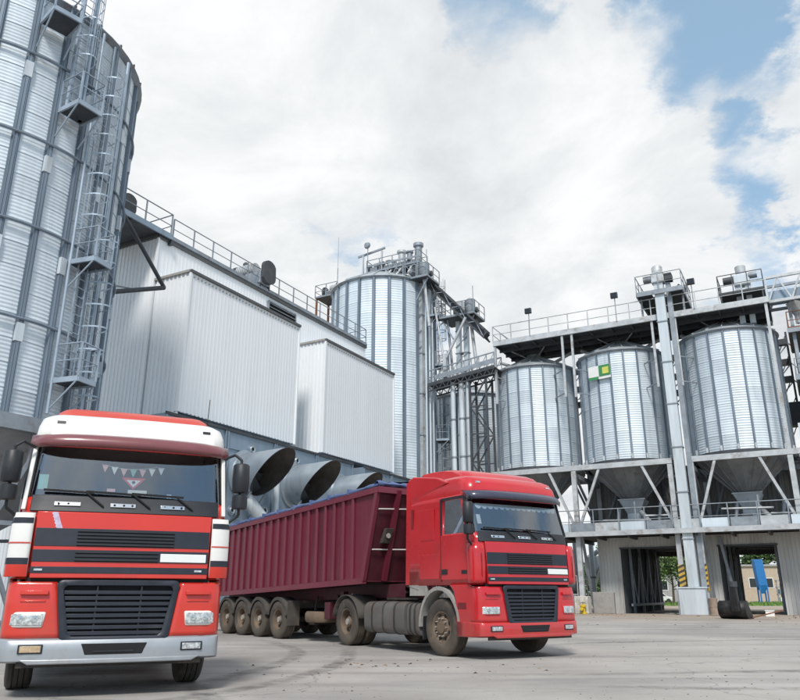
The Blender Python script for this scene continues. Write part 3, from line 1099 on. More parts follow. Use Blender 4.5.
# ------------------------------------------------------------------ white grain dryer
def dryer():
    t = sroot('dryer_building', 'long white ribbed metal building with two big projecting boxes', 'building', -24.0, 23.5, 0)
    fv, bv, u0, u1, H = -26.35, -36.0, 23.5, 43.3, 17.95
    corr_wall(MB(), (fv, u0), (fv, u1), 0, H, .25, .009, n=(1, 0)).build('wall', 'cladding', t)
    corr_wall(MB(), (bv, u0), (fv, u0), 0, H, .25, .04, n=(0, -1)).build('wall', 'cladding', t)
    corr_wall(MB(), (fv, u1), (bv, u1), 0, H, .25, .04, n=(0, 1)).build('wall', 'cladding', t)
    corr_wall(MB(), (bv, u1), (bv, u0), 0, H, .25, .04, n=(-1, 0)).build('wall', 'cladding', t)
    MB().prism([(bv, u0, H), (fv, u0, H), (fv, u1, H), (bv, u1, H)], (0, 0, .1)).build('roof', 'roof_steel', t)
    bar(t, 'corner_trim', (fv + .03, u0 - .03, 0), (fv + .03, u0 - .03, H), .10, .10, 'cladding')
    bar(t, 'roof_trim', (fv + .05, u0 - .08, H + .06), (fv + .05, u1 + .05, H + .06), .12, .22, 'trim_dark')
    bar(t, 'roof_trim', (fv + .05, u0 - .08, H + .05), (bv, u0 - .08, H + .05), .12, .2, 'trim_dark')
    # louvred opening between the boxes
    ua, ub, za, zb = 32.15, 34.8, 16.25, 17.62
    x = MB().box(fv + .03, fv + .06, ua, ub, za, zb).build('vent_opening', 'deep_black', t)
    bar(x, 'frame', (fv + .09, ua, zb), (fv + .09, ub, zb), .10, .10, 'mid_steel')
    for uu in (ua, ub):
        bar(x, 'frame', (fv + .09, uu, za), (fv + .09, uu, zb), .08, .08, 'mid_steel')
    for i in range(6):
        z = za + .12 + i * .22
        MB().prism([(fv + .05, ua, z + .09), (fv + .15, ua, z), (fv + .15, ua, z + .02), (fv + .05, ua, z + .11)], (0, ub - ua, 0)).build('slat', 'mid_steel', x)
    rod(t, 'inner_pipe', (fv + .12, ua + .2, 16.9), (fv + .12, ub, 16.5), .05, 'light_steel')
    # the two projecting casings
    for k, (a, b) in enumerate(((23.56, 32.2), (34.9, 43.25))):
        xv, z0, z1 = -24.0, 8.85, 15.6
        c = corr_wall(MB(), (xv, a), (xv, b), z0, z1, .25, .007, n=(1, 0)).build('casing', 'cladding', t)
        c['label'] = ('nearer' if k == 0 else 'farther') + ' white box projecting from the long wall'
        corr_wall(MB(), (fv + .03, a), (xv, a), 0 if k == 0 else z0, z1, .25, .045, n=(0, -1)).build('side_wall', 'cladding', c)
        corr_wall(MB(), (xv, b), (fv + .03, b), z0, z1, .25, .04, n=(0, 1)).build('side_wall', 'cladding', c)
        MB().prism([(fv + .03, a, z1), (xv + .02, a, z1), (xv + .02, b, z1), (fv + .03, b, z1)], (0, 0, .05)).build('casing_roof', 'cladding', c)
        MB().prism([(fv + .03, a, z0), (xv, a, z0), (xv, b, z0), (fv + .03, b, z0)], (0, 0, .04)).build('casing_floor', 'mid_steel', c)
        bar(c, 'roof_trim', (xv + .05, a - .07, z1 + .04), (xv + .05, b + .05, z1 + .04), .12, .13, 'trim_dark')
        bar(c, 'roof_trim', (xv, a - .07, z1 + .04), (fv + .03, a - .07, z1 + .04), .10, .12, 'grey_trim')
        bar(c, 'corner_trim', (xv + .012, a - .012, z0), (xv + .012, a - .012, z1 - .04), .11, .11, 'cladding')
        bar(c, 'corner_trim', (xv + .012, b + .012, z0), (xv + .012, b + .012, z1 - .04), .09, .09, 'cladding')
        # row of screw-eyes under the trim
        m = MB()
        k2 = int((b - a) / .25)
        for i in range(k2):
            uu = a + .2 + i * .25
            m.box(xv + .02, xv + .045, uu, uu + .07, z1 - .22, z1 - .16)
        o = m.build('fasteners', 'grey_trim', c)
        o['kind'] = 'stuff'


dryer()


def gallery():
    t = sroot('roof_walkway', 'railed walkway along the roof edge of the white building', 'walkway', -26.9, 33.5, 18.05)
    z = 18.13
    MB().prism([(-26.25, 24.2, z), (-27.7, 24.2, z), (-27.7, 43.3, z), (-26.25, 43.3, z)], (0, 0, .05)).build('deck', 'dark_steel', t)
    bar(t, 'edge_beam', (-26.22, 24.2, z + .05), (-26.22, 43.3, z + .05), .06, .16, 'mid_steel')
    railing(t, [(-26.25, 24.3, z + .05), (-26.25, 43.2, z + .05), (-27.6, 43.2, z + .05)], 1.12, 1.45, 'mid_steel', .028, toe=True)
    p = sroot('end_platform', 'dark railed platform bridging from the white roof to the big silo', 'platform', -27.5, 21.6, 18.1)
    z = 18.12
    MB().prism([(-26.15, 19.0, z), (-29.6, 19.0, z), (-29.6, 24.14, z), (-26.15, 24.14, z)], (0, 0, .06)).build('deck', 'dark_steel', p)
    bar(p, 'edge_beam', (-26.12, 18.9, z + .05), (-26.12, 24.15, z + .05), .08, .28, 'blue_steel')
    bar(p, 'edge_beam', (-26.1, 24.18, z - .22), (-29.7, 24.18, z - .22), .16, .26, 'dark_steel')
    bar(p, 'joist', (-26.2, 21.6, z - .12), (-29.6, 21.6, z - .12), .1, .2, 'dark_steel')
    bar(p, 'joist', (-26.2, 19.3, z - .12), (-29.6, 19.3, z - .12), .1, .2, 'dark_steel')
    railing(p, [(-26.18, 19.0, z + .06), (-26.18, 24.1, z + .06), (-29.5, 24.1, z + .06)], 1.25, 1.5, 'mid_steel', .03, toe=False)
    drive('conveyor_drive', 'grey drive machine on the dark platform beside the big silo', -27.2, 21.6, 18.19, 1.0, -1)
    drive('conveyor_drive', 'drive machine on the white roof, halfway along its railing', -26.9, 31.6, 18.19, 1.35, -1)
    e = sroot('screw_conveyor', 'long trough conveyor lying along the white roof behind the railing', 'conveyor', -28.3, 33.0, 18.05)
    MB().box(-28.6, -28.0, 24.5, 43.0, 18.1, 18.55).build('trough', 'mid_steel', e)
    for i in range(12):
        block(e, 'flange', -28.65, -27.95, 24.8 + i * 1.6, 24.86 + i * 1.6, 18.06, 18.6, 'light_steel')


gallery()


# ------------------------------------------------------------------ blue-grey fan housings with intake cowls
def fan_housings():
    xv, H = -22.7, 8.25
    words = ['behind the left truck', 'its cowl next to the left truck mirror', 'with the middle intake cowl', 'with the cowl nearest the red tipper front', 'beyond the gap, towards the tall silo', 'last in line, below the farther white box']
    for k, (a, b) in enumerate(((21.6, 25.35), (25.4, 28.9), (28.93, 32.47), (32.5, 36.1), (37.3, 40.6), (40.63, 43.9))):
        t = sroot('fan_housing', 'blue-grey steel fan housing ' + words[k], 'fan housing', xv, (a + b) / 2, 0, 'fan housings of the dryer')
        block(t, 'casing', -26.2, xv, a + .01, b - .01, .3, H, 'blue_steel')
        block(t, 'plinth', -26.2, xv - .05, a + .02, b - .02, 0, .3, 'concrete')
        bar(t, 'top_angle', (xv + .04, a, H), (xv + .04, b, H), .08, .12, 'dark_steel')
        for uu in (a + .05, b - .05):
            bar(t, 'edge_stiffener', (xv + .04, uu, .3), (xv + .04, uu, H - .07), .07, .08, 'blue_steel')
        for zz in (3.2, 7.45):
            bar(t, 'cross_stiffener', (xv + .035, a + .1, zz), (xv + .035, b - .1, zz), .06, .06, 'blue_steel')
        # portholes
        for uu, zz, r in ((a + 1.75, 7.72 - .1, .24), (b - .6, 4.9, .28), (a + .6, 4.7, .22)):
            p = MB().lathe([(r * .35, .10), (r * .6, .13), (r * .72, .05), (r, .07), (r, 0)], 16, (xv, uu, zz), 'x').build('porthole', 'cowl_steel', t, smooth=40)
        if k in (1, 2, 3):
            c = {1: 26.75, 2: 30.55, 3: 34.75}[k]
            zc, r = 6.35, .98
            m = MB().lathe([(r, 0.0), (r + .18, 0.0), (r + .18, .10), (r + .02, .12), (r + .02, 0.3)], 36, (xv, c, zc), 'x')
            m.build('cowl_flange', 'cowl_steel', t, smooth=40)
            # round duct with a slanted mouth, longest at the top
            rows_o, rows_i = [], []
            n = 40
            for j in range(7):
                f = j / 6
                ro, ri = [], []
                for i in range(n):
                    an = 2 * math.pi * i / n
                    zz = math.sin(an)
                    L_ = 1.55 + .95 * zz
                    rr = r * (1 + .10 * f * max(0, zz))
                    ro.append((xv + .1 + L_ * f, c + rr * math.cos(an), zc + rr * math.sin(an)))
                    ri.append((xv + .1 + L_ * f, c + (rr - .03) * math.cos(an), zc + (rr - .03) * math.sin(an)))
                rows_o.append(ro)
                rows_i.append(ri)
            cw = MB().grid(rows_o, True).build('intake_cowl', 'cowl_steel', t, smooth=40)
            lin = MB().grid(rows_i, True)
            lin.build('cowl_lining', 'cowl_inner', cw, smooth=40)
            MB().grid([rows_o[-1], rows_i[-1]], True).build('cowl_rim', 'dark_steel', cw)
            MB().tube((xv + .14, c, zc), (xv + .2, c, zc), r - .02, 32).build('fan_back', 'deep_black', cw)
            for i in range(8):
                an = 2 * math.pi * i / 8
                d = Vector((0, math.cos(an), math.sin(an)))
                e = Vector((.12, -math.sin(an) * .16, math.cos(an) * .16))
                o = Vector((xv + .3, c, zc))
                MB().add([o + d * .15 - e, o + d * .15 + e, o + d * (r - .08) + e, o + d * (r - .08) - e], [(0, 1, 2, 3)]).build('fan_blade', 'dark_steel', cw, thick=.01)
            for q in (-1, 1):
                rod(t, 'cowl_stay', (xv, c + q * .5, zc - 1.9), (xv + .9, c + q * .5, zc - .85), .04, 'mid_steel')
    p = sroot('white_pipe', 'pale pipe rising on the fan housings beside the left truck', 'pipe', -22.3, 28.6, 0)
    MB().path([(-22.3, 28.7, 0), (-22.3, 28.7, 6.3)], .14, 12).build('riser', 'galv_pale', p, smooth=40)
    MB().path([(-22.25, 26.4, 5.3), (-21.7, 27.4, 4.1), (-21.4, 27.9, 0)], .3, 14).build('elbow_duct', 'galv_pale', p, smooth=40)


fan_housings()


# ------------------------------------------------------------------ tall silo behind the dryer
MV, MU, MR = -28.7, 50.0, 4.2


def mid_silo():
    t = silo('tall round steel silo rising behind the far end of the white building', MV, MU, MR, 0.8, 24.8, 22, 24, R(-119.7),
             {20, 21, 0, 1, 2, 3, 4, 5, 6, 7, 8}, 0.2, 0.012, 0.17, 0.12, 'steel silos of the plant', roof_h=2.2, roof_top_r=.6)
    MB().lathe([(0.02, 0), (MR + .5, 0), (MR + .5, .8), (0.02, .8)], 44, (MV, MU, 0)).build('plinth', 'concrete', t, smooth=30)
    for (a0, a1, z) in ((-7, 10, 22.1), (10, 26, 18.4), (10, 26, 12.4)):
        silo_platform(t, MV, MU, MR + .1, R(a0), R(a1), z, 1.0)
    for az, z0, z1 in ((9.0, 18.4, 25.6), (14, 12.4, 19.4), (20, 0.8, 13.4)):
        a = R(az)
        ladder(t, MV + (MR + .45) * math.cos(a), MU + (MR + .45) * math.sin(a), a, z0, z1, 'mid_steel', cage_from=2.0)
    a = R(-14)
    for k in range(3):
        rr = MR + .25 + .05 * k
        a = R(-12 + 5 * k)
        rod(t, 'conduit', (MV + rr * math.cos(a), MU + rr * math.sin(a), 0.8), (MV + rr * math.cos(a), MU + rr * math.sin(a), 25.2), .07, 'galv')
    return t


mid_silo()


def mid_silo_top():
    g = sroot('silo_top_gantry', 'railed gantry with machinery on top of the tall middle silo', 'gantry', MV, MU - 1, 25.9)
    z = 26.3
    MB().prism([(MV - .6, MU - 1.8, z), (MV + 4.2, MU - 1.8, z), (MV + 4.2, MU - .2, z), (MV - .6, MU - .2, z)], (0, 0, .06)).build('deck', 'dark_steel', g)
    for x in (-.5, 1.2, 2.8, 4.1):
        for y in (-1.75, -.25):
            rr = math.hypot(x, y)
            zb = 24.8 + 2.2 * (1 - rr / 4.3) if rr < 4.2 else 24.8
            bar(g, 'leg', (MV + x, MU + y, zb), (MV + x, MU + y, z), .12, .12, 'mid_steel')
    railing(g, [(MV - .6, MU - 1.8, z), (MV + 4.2, MU - 1.8, z), (MV + 4.2, MU - .2, z), (MV - .6, MU - .2, z), (MV - .6, MU - 1.8, z)], 1.15, 1.2, 'mid_steel', .03)
    bar(g, 'hoist_beam', (MV - 1.7, MU - 1.4, z + 1.9), (MV + .9, MU - 1.4, z + 2.2), .12, .16, 'mid_steel')
    for x in (-1.2, .6):
        bar(g, 'hoist_post', (MV + x, MU - 1.4, z - .4), (MV + x, MU - 1.4, z + 2.0), .12, .12, 'light_steel')
    MB().box(MV + .1, MV + 4.0, MU - 1.3, MU - .7, z + .12, z + .62).build('conveyor_trough', 'mid_steel', g)
    for i in range(8):
        block(g, 'trough_flange', MV + .3 + i * .5, MV + .35 + i * .5, MU - 1.36, MU - .64, z + .07, z + .68, 'light_steel')
    for i in range(5):
        bar(g, 'lattice', (MV + .2 + i * .8, MU - 1.8, z - .55), (MV + .6 + i * .8, MU - 1.8, z), .05, .05, 'mid_steel')
        bar(g, 'lattice', (MV + .6 + i * .8, MU - 1.8, z), (MV + 1.0 + i * .8, MU - 1.8, z - .55), .05, .05, 'mid_steel')
    for k, (x, y, zz, r, h) in enumerate(((2.2, -.9, .62, .28, 1.3), (3.1, -1.2, .62, .22, .9), (1.2, -.9, .62, .35, .5), (3.7, -.8, .62, .3, 1.7))):
        MB().lathe([(r, 0), (r, h * .7), (r * 1.4, h * .75), (r * 1.4, h * .9), (.02, h)], 14, (MV + x, MU + y, z + zz)).build('vent_stack', ('light_steel', 'mid_steel')[k % 2], g, smooth=40)
    for k in range(4):
        rod(g, 'spout_pipe', (MV + .8 + k * .9, MU - 1.5, z + .1), (MV + .3 + k * 1.1, MU - 2.4, 25.3), .09, 'light_steel')
    bar(g, 'cable_tray', (MV - .5, MU - 1.84, z + .62), (MV + 4.2, MU - 1.84, z + .55), .04, .16, 'mid_steel')
    drive('conveyor_drive', 'drive machine in the gantry over the crown of the middle silo', MV - .1, MU - 1.2, z + .1, .75)
    # floodlight on its post
    f = sroot('dish_floodlight', 'round floodlight on a post above the middle silo gantry', 'floodlight', MV - .55, MU - 1.6, z)
    rod(f, 'post', (MV - .55, MU - 1.75, z), (MV - .55, MU - 1.75, z + 2.6), .035, 'mid_steel')
    MB().lathe([(.02, .0), (.22, .04), (.30, .22), (.24, .24), (.02, .14)], 18, (MV - .55, MU - 2.05, z + 2.55), 'y').build('lamp_head', 'mid_steel', f, smooth=40)
    # left machine and antenna
    k = sroot('side_platform', 'small railed platform at the left shoulder of the middle silo', 'platform', -33.2, 49.2, 25.2)
    z = 25.1
    MB().prism([(-34.4, 48.2, z), (-32.2, 48.2, z), (-32.2, 50.2, z), (-34.4, 50.2, z)], (0, 0, .06)).build('deck', 'dark_steel', k)
    for x, y in ((-34.3, 48.3), (-32.3, 48.3), (-34.3, 50.1), (-32.3, 50.1)):
        bar(k, 'leg', (x, y, 18.0), (x, y, z), .14, .14, 'rust' if x < -34 else 'mid_steel')
    railing(k, [(-32.2, 48.2, z), (-34.4, 48.2, z), (-34.4, 50.2, z)], 1.15, 1.1, 'mid_steel', .03)
    drive('conveyor_drive', 'drive machine on the platform at the middle silo left shoulder', -33.3, 49.1, z + .08, .95)
    a = sroot('antenna', 'thin whip antenna above the left shoulder of the middle silo', 'antenna', -33.1, 49.6, 25.2)
    rod(a, 'mast', (-33.1, 49.6, 25.16), (-33.1, 49.6, 28.2), .04, 'mid_steel')
    rod(a, 'whip', (-33.1, 49.6, 28.2), (-33.1, 49.6, 31.2), .018, 'mid_steel')
    # elevator heads at the right shoulder
    for (v, u, z, lab) in ((-25.0, 48.9, 25.0, 'elevator head with motor above the right shoulder of the middle silo'),
                           (-21.9, 50.6, 21.9, 'elevator head above the steel tower right of the middle silo')):
        e = sroot('bucket_elevator', lab, 'elevator', v, u, 0)
        for q in (-.32, .32):
            bar(e, 'leg', (v + q, u, 0), (v + q, u, z), .34, .4, 'galv_pale' if v > -23 else 'light_steel')
        elevator_head(e, v, u, z, 1.0, -1 if v < -23 else 1)
        MB().prism([(v - 1.4, u - 1.2, z - .3), (v + 1.5, u - 1.2, z - .3), (v + 1.5, u + 1.0, z - .3), (v - 1.4, u + 1.0, z - .3)], (0, 0, .06)).build('landing_deck', 'dark_steel', e)
        railing(e, [(v + 1.5, u + 1.0, z - .25), (v + 1.5, u - 1.2, z - .25), (v - 1.4, u - 1.2, z - .25), (v - 1.4, u + 1.0, z - .25)], 1.15, 1.1, 'mid_steel', .03)
        for q in (-1.3, 1.4):
            bar(e, 'bracket', (v + q * .3, u - .9, z - 2.0), (v + q, u - .9, z - .3), .1, .1, 'mid_steel')
        rod(e, 'mast', (v + 1.45, u - 1.15, z), (v + 1.45, u - 1.15, z + 2.0), .03, 'mid_steel')
        for i in range(6):
            block(e, 'flange', v - .55, v + .55, u - .24, u + .24, z - 3.0 - i * 3.2, z - 2.92 - i * 3.2, 'mid_steel')
        rod(e, 'post', (v - 1.3, u - 1.1, z - .3), (v - 1.3, u - 1.1, z + 1.6), .035, 'mid_steel')
        MB().lathe([(.12, -.9), (.42, -.2), (.42, .5), (.2, .7), (.02, .72)], 16, (v + .95, u - .6, z + .5)).build('dust_cyclone', 'mid_steel', e, smooth=40)
        rod(e, 'down_pipe', (v + .95, u - .6, z - .3), (v + 1.3, u - .5, z - 4.2), .13, 'light_steel')
        rod(e, 'down_pipe', (v - .95, u - .7, z - .2), (v - .6, u - .6, z - 5.0), .10, 'mid_steel')
        for i in range(5):
            bar(e, 'lattice', (v - .5, u - .28, z - 1.2 - i * 1.3), (v + .5, u - .28, z - .4 - i * 1.3), .05, .05, 'mid_steel')
        drive('conveyor_drive', 'motor drive beside the ' + ('upper' if v < -23 else 'lower') + ' of the two elevator heads by the middle silo', v + .3, u + .35, z - .22, .8)


mid_silo_top()


def between():
    # sloping conveyor and footbridge between the middle silo and the row
    c = sroot('inclined_conveyor', 'dark conveyor sloping down from the middle silo to the silo row', 'conveyor', -22, 49.6, 20)
    A, B = Vector((-24.2, 49.8, 24.9)), Vector((-19.6, 49.9, 19.8))
    d = (B - A)
    for y in (-.55, .55):
        for dz in (-.35, .35):
            bar(c, 'chord', A + Vector((0, y, dz)), B + Vector((0, y, dz)), .12, .14, 'dark_steel')
        for i in range(7):
            p, q = A.lerp(B, i / 7), A.lerp(B, (i + 1) / 7)
            bar(c, 'lattice', p + Vector((0, y, -.35 if i % 2 else .35)), q + Vector((0, y, .35 if i % 2 else -.35)), .06, .06, 'mid_steel')
    bar(c, 'trough', A, B, .7, .4, 'dark_steel')
    rod(c, 'strut', (-22.9, 49.2, 18.3), (-23.6, 49.2, 22.6), .09, 'light_steel')
    rod(c, 'strut', (-22.7, 49.2, 18.3), (-21.0, 49.2, 21.3), .11, 'light_steel')
    bar(c, 'post', (-22.8, 49.2, 16.5), (-22.8, 49.2, 18.6), .26, .26, 'light_steel')
    b = sroot('footbridge', 'dark lattice footbridge between the middle silo and the silo row', 'footbridge', -21.5, 49.5, 16.6)
    v0, v1 = -24.1, -18.7
    z0, z1 = 16.2, 16.9
    MB().prism([(v0, 48.9, z0), (v1, 48.9, z1), (v1, 50.3, z1), (v0, 50.3, z0)], (0, 0, .07)).build('deck', 'dark_steel', b)
    n = 9
    for u in (48.85, 50.35):
        for dz, hh in ((0.05, .26), (1.15, .08), (.6, .05)):
            bar(b, 'chord', (v0, u, z0 + dz), (v1, u, z1 + dz), .08, hh, 'mid_steel' if dz > .1 else 'dark_steel')
        for i in range(n + 1):
            f = i / n
            v, z = v0 + (v1 - v0) * f, z0 + (z1 - z0) * f
            bar(b, 'post', (v, u, z), (v, u, z + 1.15), .05, .05, 'mid_steel')
            if i < n:
                v2, z2 = v0 + (v1 - v0) * (i + 1) / n, z0 + (z1 - z0) * (i + 1) / n
                bar(b, 'lattice', (v, u, z + .1), (v2, u, z2 + 1.1), .035, .035, 'mid_steel')
                bar(b, 'hanger', (v, u, z - .02), ((v + v2) / 2, u, z - .45), .06, .06, 'dark_steel')
                bar(b, 'hanger', ((v + v2) / 2, u, z - .45), (v2, u, z2 - .02), .06, .06, 'dark_steel')
        bar(b, 'chord', (v0, u, z0 - .46), (v1, u, z1 - .46), .08, .1, 'dark_steel')
    bar(b, 'side_sheet', (v0 + .6, 48.80, z0 + .55), (v1, 48.80, z1 + .5), .02, .36, 'mid_steel')
    # lattice tower carrying it
    t = sroot('lattice_tower', 'slim dark lattice tower under the footbridge left of the silo row', 'tower', -20.1, 49.5, 0)
    a, c2 = -20.75, -19.45
    for v in (a, c2):
        for u in (49.0, 50.2):
            bar(t, 'leg', (v, u, 0), (v, u, 16.4), .14, .14, 'dark_steel')
    k = 8
    for i in range(k):
        z, zb = 16.2 * i / k, 16.2 * (i + 1) / k
        for u in (49.0, 50.2):
            bar(t, 'lattice', (a if i % 2 else c2, u, z), (c2 if i % 2 else a, u, zb), .09, .09, 'dark_steel')
            bar(t, 'strut', (a, u, zb), (c2, u, zb), .08, .08, 'dark_steel')
    for i, (v, r) in enumerate(((-22.25, .19), (-21.55, .22), (-21.05, .16))):
        p = sroot('riser_pipe', ['leftmost', 'middle and thickest', 'rightmost'][i] + ' of three bright upright pipes beside the lattice tower', 'pipe', v, 49.3, 0, 'riser pipes by the lattice tower')
        rod(p, 'pipe', (v, 49.3, 0), (v, 49.3, 16.3), r, 'galv_pale')
        for z in (4, 8, 10.6, 13.4):
            rod(p, 'collar', (v, 49.3, z), (v, 49.3, z + .1), r + .05, 'mid_steel')
    s = silo('steel silo half hidden behind the lattice tower and the bright riser pipes', -25.0, 59.5, 3.8, 3.0, 17.2, 20, 10, R(-160),
             set(range(0, 10)), .2, .012, .15, .11, 'steel silos of the plant', roof_h=1.2)
    MB().lathe([(.02, 0), (4.0, 0), (4.0, 3.0), (.02, 3.0)], 40, (-25, 59.5, 0)).build('plinth', 'concrete', s, smooth=30)


between()

# ------------------------------------------------------------------ the row of hopper silos
RU = 49.5                                   # front line of the row
COLS = (-20.1, -13.6, -7.41, -6.14, -0.58)
ROW = ((-16.95, 'first of the row next to the lattice tower'), (-10.5, 'second in the row, with the green and white sign'), (-3.35, 'rightmost of the row behind the grey elevator duct'))


def silo_row():
    for k, (v, w) in enumerate(ROW):
        z1 = (16.95, 17.15, 17.45)[k]
        t = silo('raised hopper silo, ' + w, v, 52.8, 2.95 if k < 2 else 3.05, 9.62, z1, 20, 8, R(-169 + k * 4),
                 set(range(0, 10)), .155, .012, .085, .08, 'steel silos of the plant', roof_h=1.42, roof_top_r=.45)
        rr = 2.95 if k < 2 else 3.05
        # hopper cone in plain sectors
        n = 20
        m = MB()
        for i in range(n):
            a0, a1 = 2 * math.pi * i / n, 2 * math.pi * (i + 1) / n
            p = []
            for (r, z) in ((rr, 9.6), (.62, 7.2)):
                p.append((r, z))
            q = []
            for (r, z) in p:
                q.append((v + r * math.cos(a0), 52.8 + r * math.sin(a0), z))
                q.append((v + r * math.cos(a1), 52.8 + r * math.sin(a1), z))
            c = MB().add(q, [(0, 1, 3, 2)])
            # flange along the joint
            mid = [Vector(q[0]), Vector(q[2])]
            c.bar(mid[0], mid[1], .03, .07)
            c.build('cone_sector', 'cone_steel', t)
        MB().lathe([(rr - .05, 9.28), (rr + .22, 9.28), (rr + .22, 9.62), (rr - .05, 9.62)], 40, (v, 52.8, 0)).build('skirt_ring', 'dark_steel', t, smooth=30)
        # square outlet funnel
        f = [[(v + sx * a, 52.8 + sy * a, z) for sx, sy in ((-1, -1), (1, -1), (1, 1), (-1, 1))] for a, z in ((.85, 7.22), (.42, 6.35), (.42, 5.75))]
        fo = MB().grid(f, True).build('outlet_funnel', 'galv_pale', t)
        bar(fo, 'flange', (v - .9, 51.95, 7.24), (v + .9, 51.95, 7.24), .08, .08, 'light_steel')
        rod(t, 'outlet_pipe', (v + .5, 52.3, 6.4), (v + 1.25, 51.6, 5.5), .17, 'light_steel')
        for i in range(20):                     # short stub legs between beam and wall
            a = R(-169 + k * 4) + 2 * math.pi * i / 20
            p = (v + (rr + .12) * math.cos(a), 52.8 + (rr + .12) * math.sin(a))
            bar(t, 'stub_leg', (*p, 9.25), (*p, 9.95), .12, .12, 'light_steel')
        if k == 1:
            a = R(-104)
            n_ = Vector((math.cos(a), math.sin(a), 0))
            tt = Vector((-math.sin(a), math.cos(a), 0))
            c = Vector((v, 52.8, 15.7)) + n_ * (rr + .19)

            def plate(parent, nm, x0, x1, z0, z1, off, mt):
                p = [c + tt * x0 + n_ * off + Vector((0, 0, z0)), c + tt * x1 + n_ * off + Vector((0, 0, z0)),
                     c + tt * x1 + n_ * off + Vector((0, 0, z1)), c + tt * x0 + n_ * off + Vector((0, 0, z1))]
                return MB().prism(p, n_ * .02).build(nm, mt, parent)
            sg = sroot('wall_sign', 'green and white sign fixed to the second silo of the row', 'sign', c.x, c.y, 15.2)
            b_ = plate(sg, 'sign_board', -.95, .70, -.48, .48, 0, 'white_paint')
            plate(sg, 'green_field', -.15, .70, -.30, .48, .024, 'green_paint')
            plate(sg, 'green_bar', -.95, -.2, -.48, -.28, .024, 'green_paint')
            plate(sg, 'emblem', .12, .58, -.16, .30, .047, 'sign_yellow')


silo_row()


